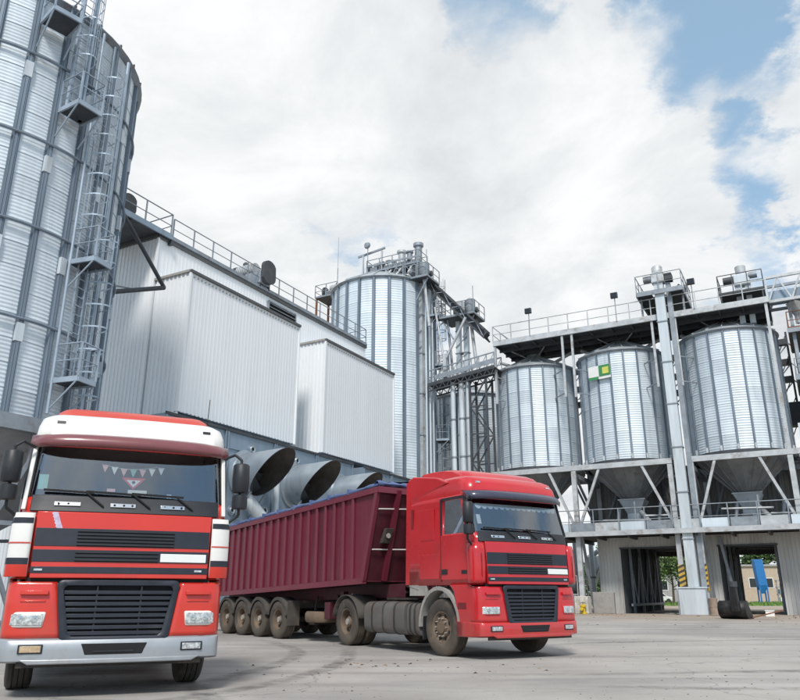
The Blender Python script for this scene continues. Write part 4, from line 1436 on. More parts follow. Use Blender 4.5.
def row_frame():
    t = sroot('steel_gantry', 'grey steel frame of columns, beams and braces carrying the silo row', 'steel frame', -9.5, RU, 0)
    for v in COLS:
        for u in (RU, 56.0):
            c = bar(t, 'column', (v, u, 0), (v, u, 9.0), .30, .30, 'light_steel')
        bar(t, 'cross_beam', (v, RU, 8.75), (v, 56.0, 8.75), .2, .3, 'mid_steel')
    bar(t, 'ring_beam', (-20.3, RU, 9.2), (-7.25, RU, 9.2), .3, .34, 'light_steel')
    bar(t, 'ring_beam', (-6.3, RU, 9.2), (0.4, RU, 9.2), .3, .34, 'light_steel')
    bar(t, 'ring_beam', (-20.3, 56, 9.2), (0.4, 56, 9.2), .3, .34, 'mid_steel')
    for a, b in ((-11.9, -13.5), (-9.15, -7.5), (-4.75, -6.05), (-2.25, -.68), (-18.4, -20.0), (-15.3, -13.7)):
        bar(t, 'brace', (a, RU - .02, 9.05), (b, RU - .02, 5.2), .18, .16, 'light_steel')
        bar(t, 'brace', (a, 55.8, 9.05), (b, 55.8, 5.2), .16, .14, 'mid_steel')
    for v in (-13.6, -6.14):
        bar(t, 'brace', (v, RU, 8.9), (v, 56.0, 5.3), .14, .14, 'mid_steel')
        bar(t, 'brace', (v + .2, RU + .1, 5.0), (v + .2, 51.3, .4), .16, .14, 'mid_steel')
    for v, u in ((-13.6, RU), (-7.41, RU), (-6.14, RU), (-.58, RU)):
        bar(t, 'base_plate', (v, u, .004), (v, u, .06), .55, .55, 'mid_steel')
    # deck
    d = sroot('service_deck', 'long grey service deck under the hopper outlets of the silo row', 'deck', -9.5, 52.6, 4.75)
    MB().prism([(-20.6, RU - .55, 4.78), (2.2, RU - .55, 4.78), (2.2, 56.1, 4.78), (-20.6, 56.1, 4.78)], (0, 0, .12)).build('deck_plate', 'dark_steel', d)
    bar(d, 'edge_beam', (-20.6, RU - .6, 4.84), (2.2, RU - .6, 4.84), .16, .30, 'light_steel')
    for i in range(12):
        v = -20.3 + i * 2.0
        bar(d, 'joist', (v, RU - .5, 4.66), (v, 56.0, 4.66), .12, .22, 'dark_steel')
    for i in range(14):
        a = -20.5 + i * 1.62
        block(d, 'kick_panel', a + .02, a + 1.58, RU - .36, RU - .32, 5.0, 5.55, ('galv', 'mid_steel', 'light_steel')[i % 3])
    railing(d, [(-20.5, RU - .42, 4.92), (2.1, RU - .42, 4.92)], 1.45, 1.62, 'mid_steel', .03, toe=False)
    # pipework and machines on the deck
    for k, v in enumerate((-11.6, -8.9, -4.3, -1.6)):
        rod(d, 'pipe', (v, 51.6, 4.9), (v + .3, 51.9, 6.6 + .3 * (k % 2)), .12, 'mid_steel')
        rod(d, 'pipe', (v - .5, 50.3, 5.75 + .2 * (k % 3)), (v + 2.4, 50.4, 5.7 + .2 * (k % 3)), .07, 'light_steel')
        bar(d, 'frame_post', (v + 1.6, 50.4, 4.9), (v + 1.6, 50.4, 6.9), .09, .09, 'mid_steel')
        block(d, 'valve_box', v + .5, v + 1.1, 51.2, 51.8, 4.95, 5.9 + .25 * (k % 2), 'dark_steel', .03)
    # sheet wall behind the hoppers
    w = sroot('rear_wall', 'old corrugated sheet wall behind the hopper cones of the row', 'wall', -9.5, 56.4, 4.9)
    corr_wall(MB(), (-14.5, 56.4), (2.2, 56.4), 4.9, 9.9, .28, .05, n=(0, -1)).build('sheeting', 'old_panel', w)
    for v in (-12.4, -9.0, -5.4, -1.5):
        bar(w, 'stud', (v, 56.28, 4.9), (v, 56.28, 9.9), .12, .12, 'mid_steel')
    block(w, 'dark_window', -8.1, -7.3, 56.30, 56.34, 6.2, 7.3, 'deep_black')
    # hazard striped sleeves on the two columns beside the duct
    for i, v in enumerate((-7.41, -6.14)):
        s = sroot('hazard_sleeve', 'yellow and black striped guard on the column ' + ('left' if i == 0 else 'right') + ' of the elevator duct', 'column guard', v, RU, 1.35, 'striped column guards')
        block(s, 'sleeve', v - .185, v + .185, RU - .185, RU + .185, 1.35, 2.85, 'hazard_yellow')
        for j in range(5):
            z = 1.42 + j * .30
            MB().prism([(v - .187, RU - .188, z), (v + .187, RU - .188, z + .16), (v + .187, RU - .188, z + .30 - .0), (v - .187, RU - .188, z + .14)], (0, .003, 0)).build('stripe', 'hazard_black', s)
            MB().prism([(v - .188, RU - .187, z), (v - .188, RU + .187, z + .16), (v - .188, RU + .187, z + .30), (v - .188, RU - .187, z + .14)], (.003, 0, 0)).build('stripe', 'hazard_black', s)


row_frame()


def shed():
    """drive-through loading bays under the row"""
    t = sroot('loading_bay', 'dirty pale sheet-metal drive-through shed under the silo row', 'shed', -7.0, 51.5, 0)
    fu, bu = 51.5, 65.0
    L = [(-12.9, -11.42), (-7.1, -5.42), (-2.1, 3.4)]
    for a, b in L:
        corr_wall(MB(), (a, fu), (b, fu), 0, 4.72, .22, .035, n=(0, -1)).build('front_wall', 'cladding_dirty', t)
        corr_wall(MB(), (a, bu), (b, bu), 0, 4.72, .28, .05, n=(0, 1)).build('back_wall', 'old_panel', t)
    for a, b in ((-11.42, -7.1), (-5.42, -2.1)):
        corr_wall(MB(), (a, fu), (b, fu), 4.06, 4.72, .22, .035, n=(0, -1)).build('lintel', 'cladding_dirty', t)
        bar(t, 'lintel_trim', (a - .05, fu - .05, 4.03), (b + .05, fu - .05, 4.03), .12, .1, 'dark_steel')
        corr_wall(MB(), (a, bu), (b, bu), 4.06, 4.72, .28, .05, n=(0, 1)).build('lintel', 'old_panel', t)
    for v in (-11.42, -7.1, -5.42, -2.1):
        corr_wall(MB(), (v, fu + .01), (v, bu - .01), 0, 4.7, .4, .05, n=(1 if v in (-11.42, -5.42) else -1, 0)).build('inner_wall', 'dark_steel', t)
    corr_wall(MB(), (-12.9, fu), (-12.9, bu), 0, 4.72, .28, .05, n=(-1, 0)).build('side_wall', 'old_panel', t)
    corr_wall(MB(), (3.4, fu), (3.4, bu), 0, 4.72, .28, .05, n=(1, 0)).build('side_wall', 'old_panel', t)
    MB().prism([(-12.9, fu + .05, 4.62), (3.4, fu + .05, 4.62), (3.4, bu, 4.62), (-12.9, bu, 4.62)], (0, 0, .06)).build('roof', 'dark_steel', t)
    for (a, b) in ((-11.42, -7.1), (-5.42, -2.1)):
        for i in range(4):
            u = 53.5 + i * 3
            bar(t, 'portal_post', (a + .18, u, 0), (a + .18, u, 4.5), .16, .16, 'mid_steel')
            bar(t, 'portal_post', (b - .18, u, 0), (b - .18, u, 4.5), .16, .16, 'mid_steel')
            bar(t, 'portal_beam', (a, u, 4.45), (b, u, 4.45), .16, .2, 'mid_steel')
            if i < 3:
                bar(t, 'wall_brace', (a + .14, u, 3.8), (a + .14, u + 1.5, .4), .07, .07, 'light_steel')
                bar(t, 'wall_brace', (a + .14, u + 1.5, .4), (a + .14, u + 3, 3.8), .07, .07, 'light_steel')
        bar(t, 'rail', (a + .3, 52.2, .5), (a + .3, 64, .5), .10, .16, 'mid_steel')
    # slanting front legs in the second bay
    bar(t, 'raker', (-5.25, 51.3, 4.6), (-4.6, 51.2, 0), .16, .16, 'mid_steel')
    g = MB().prism([(-11.5, 51.2, .006), (-7.0, 51.2, .006), (-7.0, 53.6, .006), (-11.5, 53.6, .006)], (0, 0, .002)).build('puddle', 'puddle', recalc=True)
    g.location = (0, 0, 0)
    g.rotation_euler = (0, 0, SITE)
    g['kind'] = 'structure'


shed()


def row_elevators():
    v, u = -6.78, 49.25
    t = sroot('bucket_elevator', 'tall pale square elevator duct standing in front of the silo row', 'elevator', v, u, 0)
    MB().box(v - .86, v + .72, u - .55, u + .55, 0, 1.48).build('boot', 'galv_pale', t, bevel=.03)
    bar(t, 'boot_lid', (v - .95, u, 1.53), (v + .80, u, 1.53), 1.2, .08, 'galv')
    for q in (-.9, .74):
        bar(t, 'boot_angle', (v + q, u - .57, 0), (v + q, u - .57, 1.48), .06, .06, 'mid_steel')
    n = 7
    z0, z1 = 1.55, 21.2
    for i in range(n):
        a, b = z0 + (z1 - z0) * i / n, z0 + (z1 - z0) * (i + 1) / n
        block(t, 'duct', v - .30, v + .30, u - .25, u + .25, a + .03, b - .03, 'galv_pale')
        block(t, 'duct_flange', v - .35, v + .35, u - .30, u + .30, b - .035, b + .035, 'mid_steel')
        block(t, 'return_duct', v + .42, v + .72, u + .05, u + .45, a, b, 'mid_steel')
    # mouth and head
    MB().box(v - .42, v + .42, u - .35, u + .35, 21.2, 21.9).build('head_casing', 'light_steel', t, bevel=.05)
    MB().lathe([(.35, 21.9), (.36, 22.35), (.28, 22.45), (.02, 22.45)], 20, (v, u, 0)).build('head_cap', 'light_steel', t, smooth=40)
    MB().tube((v - .95, u, 21.6), (v - .4, u, 21.6), .26, 14).build('head_motor', 'mid_steel', t, smooth=40)
    MB().box(v + .42, v + .9, u - .2, u + .5, 21.3, 21.8).build('gearbox', 'dark_steel', t, bevel=.04)
    p = sroot('head_platform', 'railed platform around the elevator head in front of the row', 'platform', v + .3, 51.0, 20.4)
    z = 20.45
    MB().prism([(v - 1.45, u - .35, z), (v - .5, u - .35, z), (v - .5, u + .6, z), (v + .6, u + .6, z), (v + .6, u - .35, z), (v + 1.5, u - .35, z), (v + 1.5, 53.2, z), (v - 1.45, 53.2, z)], (0, 0, .07)).build('deck', 'dark_steel', p)
    bar(p, 'edge_beam', (v - 1.45, u - .38, z), (v + 1.5, u - .38, z), .08, .24, 'mid_steel')
    bar(p, 'edge_beam', (v - 1.45, u - .38, z), (v - 1.45, 53.2, z), .08, .24, 'mid_steel')
    bar(p, 'edge_beam', (v + 1.5, u - .38, z), (v + 1.5, 53.2, z), .08, .24, 'mid_steel')
    for x in (v - 1.3, v + 1.4):
        for y in (u + .4, 53.0):
            bar(p, 'post', (x, y, 19.0), (x, y, z), .12, .12, 'mid_steel')
    railing(p, [(v - 1.45, 53.2, z + .07), (v - 1.45, u - .35, z + .07), (v + 1.5, u - .35, z + .07), (v + 1.5, 53.2, z + .07), (v - 1.45, 53.2, z + .07)], 1.3, 1.2, 'mid_steel', .028)
    drive('conveyor_drive', 'drive machine on the platform behind the pale elevator duct', v + .5, 51.6, z + .08, .9)
    # second head at the right end
    v, u = -1.75, 51.2
    e = sroot('bucket_elevator', 'elevator head in a railed cage at the right end of the top walkway', 'elevator', v, u, 0)
    for q in (-.3, .3):
        bar(e, 'duct', (v + q, u, 18.0), (v + q, u, 20.7), .34, .4, 'galv_pale')
    MB().box(v - .5, v + .5, u - .35, u + .35, 20.7, 21.5).build('head_casing', 'galv_pale', e, bevel=.06)
    MB().lathe([(.32, 21.5), (.34, 22.1), (.02, 22.2)], 18, (v, u, 0)).build('head_cap', 'light_steel', e, smooth=40)
    MB().tube((v - 1.15, u - .1, 21.2), (v - .5, u - .1, 21.2), .27, 14).build('head_motor', 'dark_steel', e, smooth=40)
    MB().tube((v + .45, u - .2, 21.3), (v + .95, u - .2, 21.3), .22, 12).build('bearing', 'mid_steel', e, smooth=40)
    z = 19.95
    MB().prism([(v - 1.45, u - 1.0, z), (v + 1.25, u - 1.0, z), (v + 1.25, u + 1.4, z), (v - 1.45, u + 1.4, z)], (0, 0, .06)).build('landing_deck', 'dark_steel', e)
    for x in (v - 1.35, v + 1.15):
        for y in (u - .9, u + 1.3):
            bar(e, 'post', (x, y, 19.0), (x, y, z), .1, .1, 'dark_steel')
    railing(e, [(v - 1.45, u + 1.4, z), (v - 1.45, u - 1.0, z), (v + 1.25, u - 1.0, z), (v + 1.25, u + 1.4, z)], 1.35, 1.0, 'dark_steel', .028)


row_elevators()


def top_walkway():
    t = sroot('top_walkway', 'long railed walkway running above the roofs of the silo row', 'walkway', -9.6, 51.5, 18.8)
    v0, v1, ua, ub, z = -18.95, -.35, RU, 54.3, 18.86
    MB().prism([(v0, ua, z), (v1, ua, z), (v1, ub, z), (v0, ub, z)], (0, 0, .08)).build('deck', 'dark_steel', t)
    bar(t, 'edge_beam', (v0, ua - .05, z - .02), (v1, ua - .05, z - .02), .14, .30, 'light_steel')
    bar(t, 'edge_beam', (v0, ub, z - .02), (v1, ub, z - .02), .14, .30, 'mid_steel')
    for u in (50.8, 52.1, 53.3):
        bar(t, 'girder', (v0, u, z - .15), (v1, u, z - .15), .12, .3, 'dark_steel')
    k = 13
    for i in range(k + 1):
        v = v0 + .15 + (v1 - v0 - .3) * i / k
        bar(t, 'joist', (v, ua, z - .10), (v, ub, z - .10), .1, .2, 'dark_steel')
    railing(t, [(v0, ub, z + .08), (v0, ua - .08, z + .08), (v1, ua - .08, z + .08)], 1.30, 1.42, 'light_steel', .032)
    railing(t, [(v0, ub, z + .08), (v1, ub, z + .08)], 1.2, 1.9, 'mid_steel', .03, toe=False)
    bar(t, 'stay', (v0 + .05, ua - .05, z + 1.3), (v0 + 1.3, ua - .05, z + .15), .05, .05, 'mid_steel')
    # posts down to the silos
    for v, zb, tgt in ((-18.85, 14.3, -16.95), (-13.75, 14.2, -16.95), (-13.05, 14.1, -10.5), (-7.55, 14.1, -10.5), (-6.05, 14.0, -3.35), (-.55, 9.35, None)):
        bar(t, 'hanger_post', (v, RU + .05, zb), (v, RU + .05, z), .17 if tgt is None else .15, .17, 'light_steel')
        if tgt is not None:
            for zz in (zb + .3, zb + 2.0):
                d = Vector((tgt - v, 52.8 - RU - .05, 0))
                q = Vector((tgt, 52.8, zz)) - d.normalized() * 3.0
                bar(t, 'hanger_bracket', (v, RU + .05, zz), q, .07, .07, 'mid_steel')
    # chain conveyor and filling spouts
    c = sroot('chain_conveyor', 'grey trough conveyor on the walkway above the silo row', 'conveyor', -9.6, 52.8, 19)
    MB().box(-18.4, -1.0, 52.5, 53.1, 19.05, 19.6).build('trough', 'mid_steel', c)
    for i in range(12):
        block(c, 'trough_flange', -18.2 + i * 1.5, -18.13 + i * 1.5, 52.44, 53.16, 18.98, 19.66, 'light_steel')
    for v, w in ROW:
        MB().tube((v, 52.8, 19.05), (v, 52.8, 18.2), .28, 14).build('filling_spout', 'light_steel', c, smooth=40)
        for q in (-1, 1):
            rod(c, 'spout_stay', (v + q * 1.3, 51.4, 18.75), (v + q * .4, 52.5, 18.35), .05, 'light_steel')
            rod(c, 'branch_pipe', (v + q * 2.9, 53.3, 18.6), (v + q * 1.6, 53.0, 17.9), .13, 'light_steel')
    # clutter behind the silos
    b = sroot('rear_conveyor', 'jumble of dark conveyors and pipes behind the silo roofs', 'conveyor', -9.6, 57.0, 17)
    for k, (z, u) in enumerate(((17.9, 56.4), (16.6, 57.0), (15.3, 56.8))):
        bar(b, 'trough', (-19.5, u, z), (0.3, u, z + .1), .5, .4, 'dark_steel')
        for i in range(14):
            v = -19.2 + i * 1.45
            bar(b, 'strut', (v, u, z - .8), (v + .7, u, z), .07, .07, 'mid_steel')
            bar(b, 'strut', (v + .7, u, z), (v + 1.4, u, z - .8), .07, .07, 'mid_steel')
    for v in (-20.2, -13.7, -7.0, -.4):
        bar(b, 'tower_post', (v, 56.6, 9.4), (v, 56.6, 18.8), .2, .2, 'mid_steel')
        bar(b, 'tower_post', (v + .7, 56.6, 9.4), (v + .7, 56.6, 18.8), .14, .14, 'dark_steel')
        for i in range(6):
            bar(b, 'lattice', (v, 56.5, 9.6 + i * 1.5), (v + .7, 56.5, 11.1 + i * 1.5), .06, .06, 'dark_steel')
        MB().box(v - .1, v + .9, 55.9, 56.9, 12.0, 13.6).build('junction_box', 'dark_steel', b, bevel=.05)
    # floodlights on the railing
    for i, (v, w) in enumerate(((-16.05, 'leftmost'), (-9.8, 'middle'), (-4.75, 'rightmost'))):
        f = sroot('floodlight', w + ' of the three black floodlights on the top walkway railing', 'floodlight', v, RU - .1, 19, 'floodlights on the walkway railing')
        rod(f, 'post', (v, RU - .13, 19.0), (v, RU - .13, 20.75), .03, 'mid_steel')
        m = MB().box(v - .24, v + .24, RU - .36, RU - .12, 20.72, 21.12)
        m.build('lamp_housing', 'dark_steel', f, bevel=.03)
        block(f, 'lamp_glass', v - .19, v + .19, RU - .372, RU - .362, 20.77, 21.07, 'car_glass')


top_walkway()


def right_tower():
    t = sroot('truss_bridge', 'pale lattice conveyor bridge leaving the frame at the right', 'conveyor bridge', 4, 51, 19)
    v0, v1 = -.35, 9.0
    for u in (50.2, 51.9):
        for z in (18.95, 20.6):
            bar(t, 'chord', (v0, u, z), (v1, u, z), .16, .18, 'light_steel' if u < 51 else 'mid_steel')
        n = 7
        for i in range(n):
            a, b = v0 + (v1 - v0) * i / n, v0 + (v1 - v0) * (i + 1) / n
            bar(t, 'lattice', (a, u, 18.95), ((a + b) / 2, u, 20.6), .1, .1, 'light_steel')
            bar(t, 'lattice', ((a + b) / 2, u, 20.6), (b, u, 18.95), .1, .1, 'light_steel')
    MB().box(v0, v1, 50.5, 51.6, 19.15, 19.75).build('trough', 'blue_steel', t)
    for i in range(8):
        v = v0 + 1.2 * i
        bar(t, 'tie', (v, 50.2, 18.95), (v, 51.9, 18.95), .1, .1, 'mid_steel')
    MB().lathe([(.55, 18.9), (.15, 18.0), (.15, 17.5)], 4, (1.1, 51.0, 0)).build('chute', 'light_steel', t)
    w = sroot('process_tower', 'cluttered open steel tower with decks and ducts at the right edge', 'tower', 3.2, 53.5, 0)
    for v in (.75, 3.2, 6.0):
        for u in (51.0, 55.6):
            bar(w, 'column', (v, u, 4.9), (v, u, 18.8), .2, .2, 'mid_steel')
    for k, z in enumerate((17.0, 13.9, 11.2)):
        MB().prism([(.5, 50.6, z), (6.4, 50.6, z), (6.4, 56, z), (.5, 56, z)], (0, 0, .1)).build('deck', 'dark_steel', w)
        bar(w, 'edge_beam', (.4, 50.6, z), (6.4, 50.6, z), .12, .28, 'mid_steel')
        railing(w, [(.5, 56, z + .1), (.5, 50.65, z + .1), (6.4, 50.65, z + .1)], 1.15, 1.2, 'rust' if k == 0 else 'mid_steel', .03)
    for i in range(9):
        z = 9.5 + i * .22
        bar(w, 'stair_tread', (1.0 + i * .25, 51.2, z), (1.0 + i * .25, 52.2, z), .24, .05, 'dark_steel')
    for v, u, z0, z1, r in ((1.5, 51.8, 11.3, 13.6, .35), (2.6, 52.5, 14.0, 16.6, .5), (1.3, 52.2, 14.0, 16.9, .18), (2.0, 51.4, 17.1, 19.0, .16), (3.6, 51.6, 11.3, 18.9, .2), (1.9, 53.0, 9.3, 13.0, .3)):
        rod(w, 'duct', (v, u, z0), (v, u, z1), r, 'mid_steel')
    MB().lathe([(.25, 16.4), (.85, 15.4), (.85, 14.2), (.2, 13.2)], 18, (2.4, 52.0, 0)).build('cyclone', 'dark_steel', w, smooth=40)
    for k in range(4):
        bar(w, 'brace', (.75, 51.0, 5.5 + k * 3.2), (3.2, 51.0, 8.6 + k * 3.2), .1, .1, 'mid_steel')
        bar(w, 'rung_beam', (.5, 50.8, 9.6 + k * .5), (4.5, 50.8, 9.6 + k * .5 + .2), .06, .08, 'dark_steel')
    corr_wall(MB(), (.1, 50.2), (2.6, 50.2), 9.45, 11.0, .25, .03, n=(0, -1)).build('sheet_panel', 'galv_pale', w)
    drive('conveyor_drive', 'dark drive machine on the tower deck at the right edge', 1.5, 51.6, 14.0, .9)


right_tower()

# ------------------------------------------------------------------ lorries
def tyre_profile(R_, w, rim):
    h = w / 2
    return [(rim, -h * .86), (rim + .03, -h * .98), (R_ - .10, -h), (R_ - .035, -h * .93), (R_ - .008, -h * .80),
            (R_, -h * .72), (R_, -h * .45), (R_ - .016, -h * .43), (R_ - .016, -h * .37), (R_, -h * .35), (R_, -h * .03),
            (R_ - .016, -h * .02), (R_ - .016, h * .02), (R_, h * .03), (R_, h * .35), (R_ - .016, h * .37), (R_ - .016, h * .43), (R_, h * .45),
            (R_, h * .72), (R_ - .008, h * .80), (R_ - .035, h * .93), (R_ - .10, h), (rim + .03, h * .98), (rim, h * .86)]


WHEEL = {}


def wheel(parent, x, y, side, R_=.52, w=.31, steer=0.0, kind='front', tyre='tyre', rimmat='rim_dusty'):
    """side: -1 / +1 = the outer face looks towards -x / +x"""
    key = (R_, w, kind, tyre, rimmat)
    if key not in WHEEL:
        rim = R_ * .56
        mt = MB().lathe(tyre_profile(R_, w, rim), 48, (0, 0, 0), 'x').mesh('tyre', tyre, smooth=50)
        h = w / 2
        if kind == 'front':        # rim face stands out, hub in the middle
            pr = [(rim, -h * .86), (rim, h * .86), (rim - .02, h * .84), (rim - .05, h * .62), (rim - .09, h * .55), (rim * .62, h * .80), (rim * .52, h * .82), (rim * .40, h * .80), (rim * .38, h * 1.0), (rim * .22, h * 1.02), (0.004, h * 1.02)]
        else:                      # deep dished
            pr = [(rim, -h * .86), (rim, h * .86), (rim - .02, h * .84), (rim - .04, h * .3), (rim - .06, -h * .25), (rim * .55, -h * .35), (rim * .5, -h * .30), (rim * .42, h * .2), (rim * .34, h * .55), (0.004, h * .58)]
        mr = MB().lathe(pr, 32, (0, 0, 0), 'x').mesh('rim', rimmat, smooth=35)
        nb = MB()
        for i in range(10):
            a = 2 * math.pi * i / 10
            rr = rim * (.57 if kind == 'front' else .62)
            xx = h * (.80 if kind == 'front' else -.32)
            nb.tube((xx, rr * math.cos(a), rr * math.sin(a)), (xx + .045, rr * math.cos(a), rr * math.sin(a)), .014, 6)
        mn = nb.mesh('wheel_nuts', 'hub_steel')
        ho = MB()
        if kind == 'front':
            for i in range(8):
                a = 2 * math.pi * (i + .5) / 8
                ho.tube((h * .69, rim * .77 * math.cos(a), rim * .77 * math.sin(a)), (h * .73, rim * .77 * math.cos(a), rim * .77 * math.sin(a)), .032, 8)
        else:
            ho.tube((h * .5, 0, 0), (h * .75, 0, 0), .07, 12)
        mh = ho.mesh('hub_detail', 'deep_black' if kind == 'front' else 'hub_steel')
        WHEEL[key] = (mt, mr, mn, mh)
    mt, mr, mn, mh = WHEEL[key]
    rz = (0 if side > 0 else math.pi) + steer
    b = base_of(parent)
    wh = new_obj('wheel', mr, parent, Vector((x, y, R_)) - b, (0, 0, rz))
    new_obj('tyre', mt, wh)
    new_obj('wheel_nuts', mn, wh)
    new_obj('hub_detail', mh, wh)
    return wh


BOW = .075


def fy(x, z):
    """front surface of the cab (y of the skin at height z)"""
    if z < 1.30:
        b = 0.0 + .02 * max(0, z - .64)
    elif z < 2.12:
        b = .02 + .05 * (z - 1.3) / .8
    elif z < 2.26:
        b = .09 + .04 * (z - 2.12) / .14
    else:
        b = .13 + .20 * (z - 2.26) / .66
    return b + BOW * (x / 1.2) ** 2 + .10 * max(0, (abs(x) - 1.0) / .2) ** 2


def plate(parent, name, x0, x1, z0, z1, off, thick, material, nx=10, nz=2, x0b=None, x1b=None, bevel=0.0, smooth=40):
    """slab following the cab front: front skin at fy - off; x0b/x1b = x limits at the bottom"""
    x0b = x0 if x0b is None else x0b
    x1b = x1 if x1b is None else x1b
    F, B = [], []
    for j in range(nz + 1):
        z = z0 + (z1 - z0) * j / nz
        f = j / nz
        a, b = x0b + (x0 - x0b) * f, x1b + (x1 - x1b) * f
        F.append([(a + (b - a) * i / nx, fy(a + (b - a) * i / nx, z) - off, z) for i in range(nx + 1)])
        B.append([(a + (b - a) * i / nx, fy(a + (b - a) * i / nx, z) - off + thick, z) for i in range(nx + 1)])
    m = MB()
    m.grid(F)
    m.grid(B)
    m.grid([F[0], B[0]])
    m.grid([F[-1], B[-1]])
    m.grid([[r[0] for r in F], [r[0] for r in B]])
    m.grid([[r[-1] for r in F], [r[-1] for r in B]])
    import bmesh
    bm = bmesh.new()
    me = m.mesh(name, material, None, base_of(parent))
    bm.from_mesh(me)
    bmesh.ops.remove_doubles(bm, verts=bm.verts, dist=1e-5)
    bmesh.ops.recalc_face_normals(bm, faces=bm.faces)
    bm.to_mesh(me)
    bm.free()
    me.polygons.foreach_set('use_smooth', [True] * len(me.polygons))
    me.set_sharp_from_angle(angle=R(smooth))
    o = new_obj(name, me, parent)
    if bevel:
        bv = o.modifiers.new('bevel', 'BEVEL')
        bv.width = bevel
        bv.segments = 2
        bv.limit_method = 'ANGLE'
        bv.angle_limit = R(40)
    return o


def outline(hw, yf, rc, yr, bow=BOW):
    """left rear, round the front, to right rear; fixed number of points"""
    half = []
    n = 6
    for i in range(n + 1):
        x = (hw - rc) * i / n
        half.append((x, yf + bow * (x / 1.2) ** 2))
    yc = yf + bow * ((hw - rc) / 1.2) ** 2
    for i in range(1, 7):
        a = math.pi / 2 * i / 6
        half.append((hw - rc + rc * math.sin(a), yc + rc * (1 - math.cos(a)) * 1.25))
    for y in (0.45, 0.80, 1.20, 1.27, 1.9, yr):
        half.append((hw, max(y, yc + rc * 1.25 + .01)))
    left = [(-x, y) for (x, y) in reversed(half[1:])]
    return left + half


def loft(levels, skip=None, cap=True):
    """levels: (z, yf, hw, rc, yr)"""
    rows = []
    for (z, yf, hw, rc, yr) in levels:
        rows.append([(x, y, z) for x, y in outline(hw, yf, rc, yr)])
    m = MB()
    n = len(rows[0])
    vs = [p for r in rows for p in r]
    fs = []
    for i in range(len(rows) - 1):
        for k in range(n):
            k2 = (k + 1) % n
            if skip and k2 != 0 and skip(i, k):
                continue
            fs.append((i * n + k, i * n + k2, (i + 1) * n + k2, (i + 1) * n + k))
    if cap:
        fs.append(tuple((len(rows) - 1) * n + k for k in range(n)))
    m.add(vs, fs)
    return m, rows


def mirror_set(t, s):
    """pair of wing mirrors on an arm; s = -1 left, +1 right"""
    arm = MB().path([(s * 1.17, .30, 2.88), (s * 1.30, .20, 2.93), (s * 1.385, .17, 2.86), (s * 1.385, .17, 2.12), (s * 1.27, .22, 2.03), (s * 1.19, .34, 2.05)], .019, 8)
    a = arm.build('mirror_arm', 'black_plastic', t, smooth=40)
    for (z0, z1, w, d) in ((2.41, 2.80, .115, .12), (2.20, 2.385, .105, .13)):
        m = MB()
        rows = []
        for j, (f, k) in enumerate(((0, .75), (.06, .95), (.5, 1.0), (.94, .95), (1, .75))):
            z = z0 + (z1 - z0) * f
            row = []
            for i in range(12):
                an = 2 * math.pi * i / 12
                row.append((s * 1.385 + math.cos(an) * w * k, .15 - (math.sin(an) * d * k if math.sin(an) > 0 else math.sin(an) * .03), z))
            rows.append(row)
        m.grid(rows, True)
        m.add(rows[0], [tuple(range(12))]).add(rows[-1], [tuple(range(12))])
        m.build('mirror', 'black_plastic', a, smooth=50)


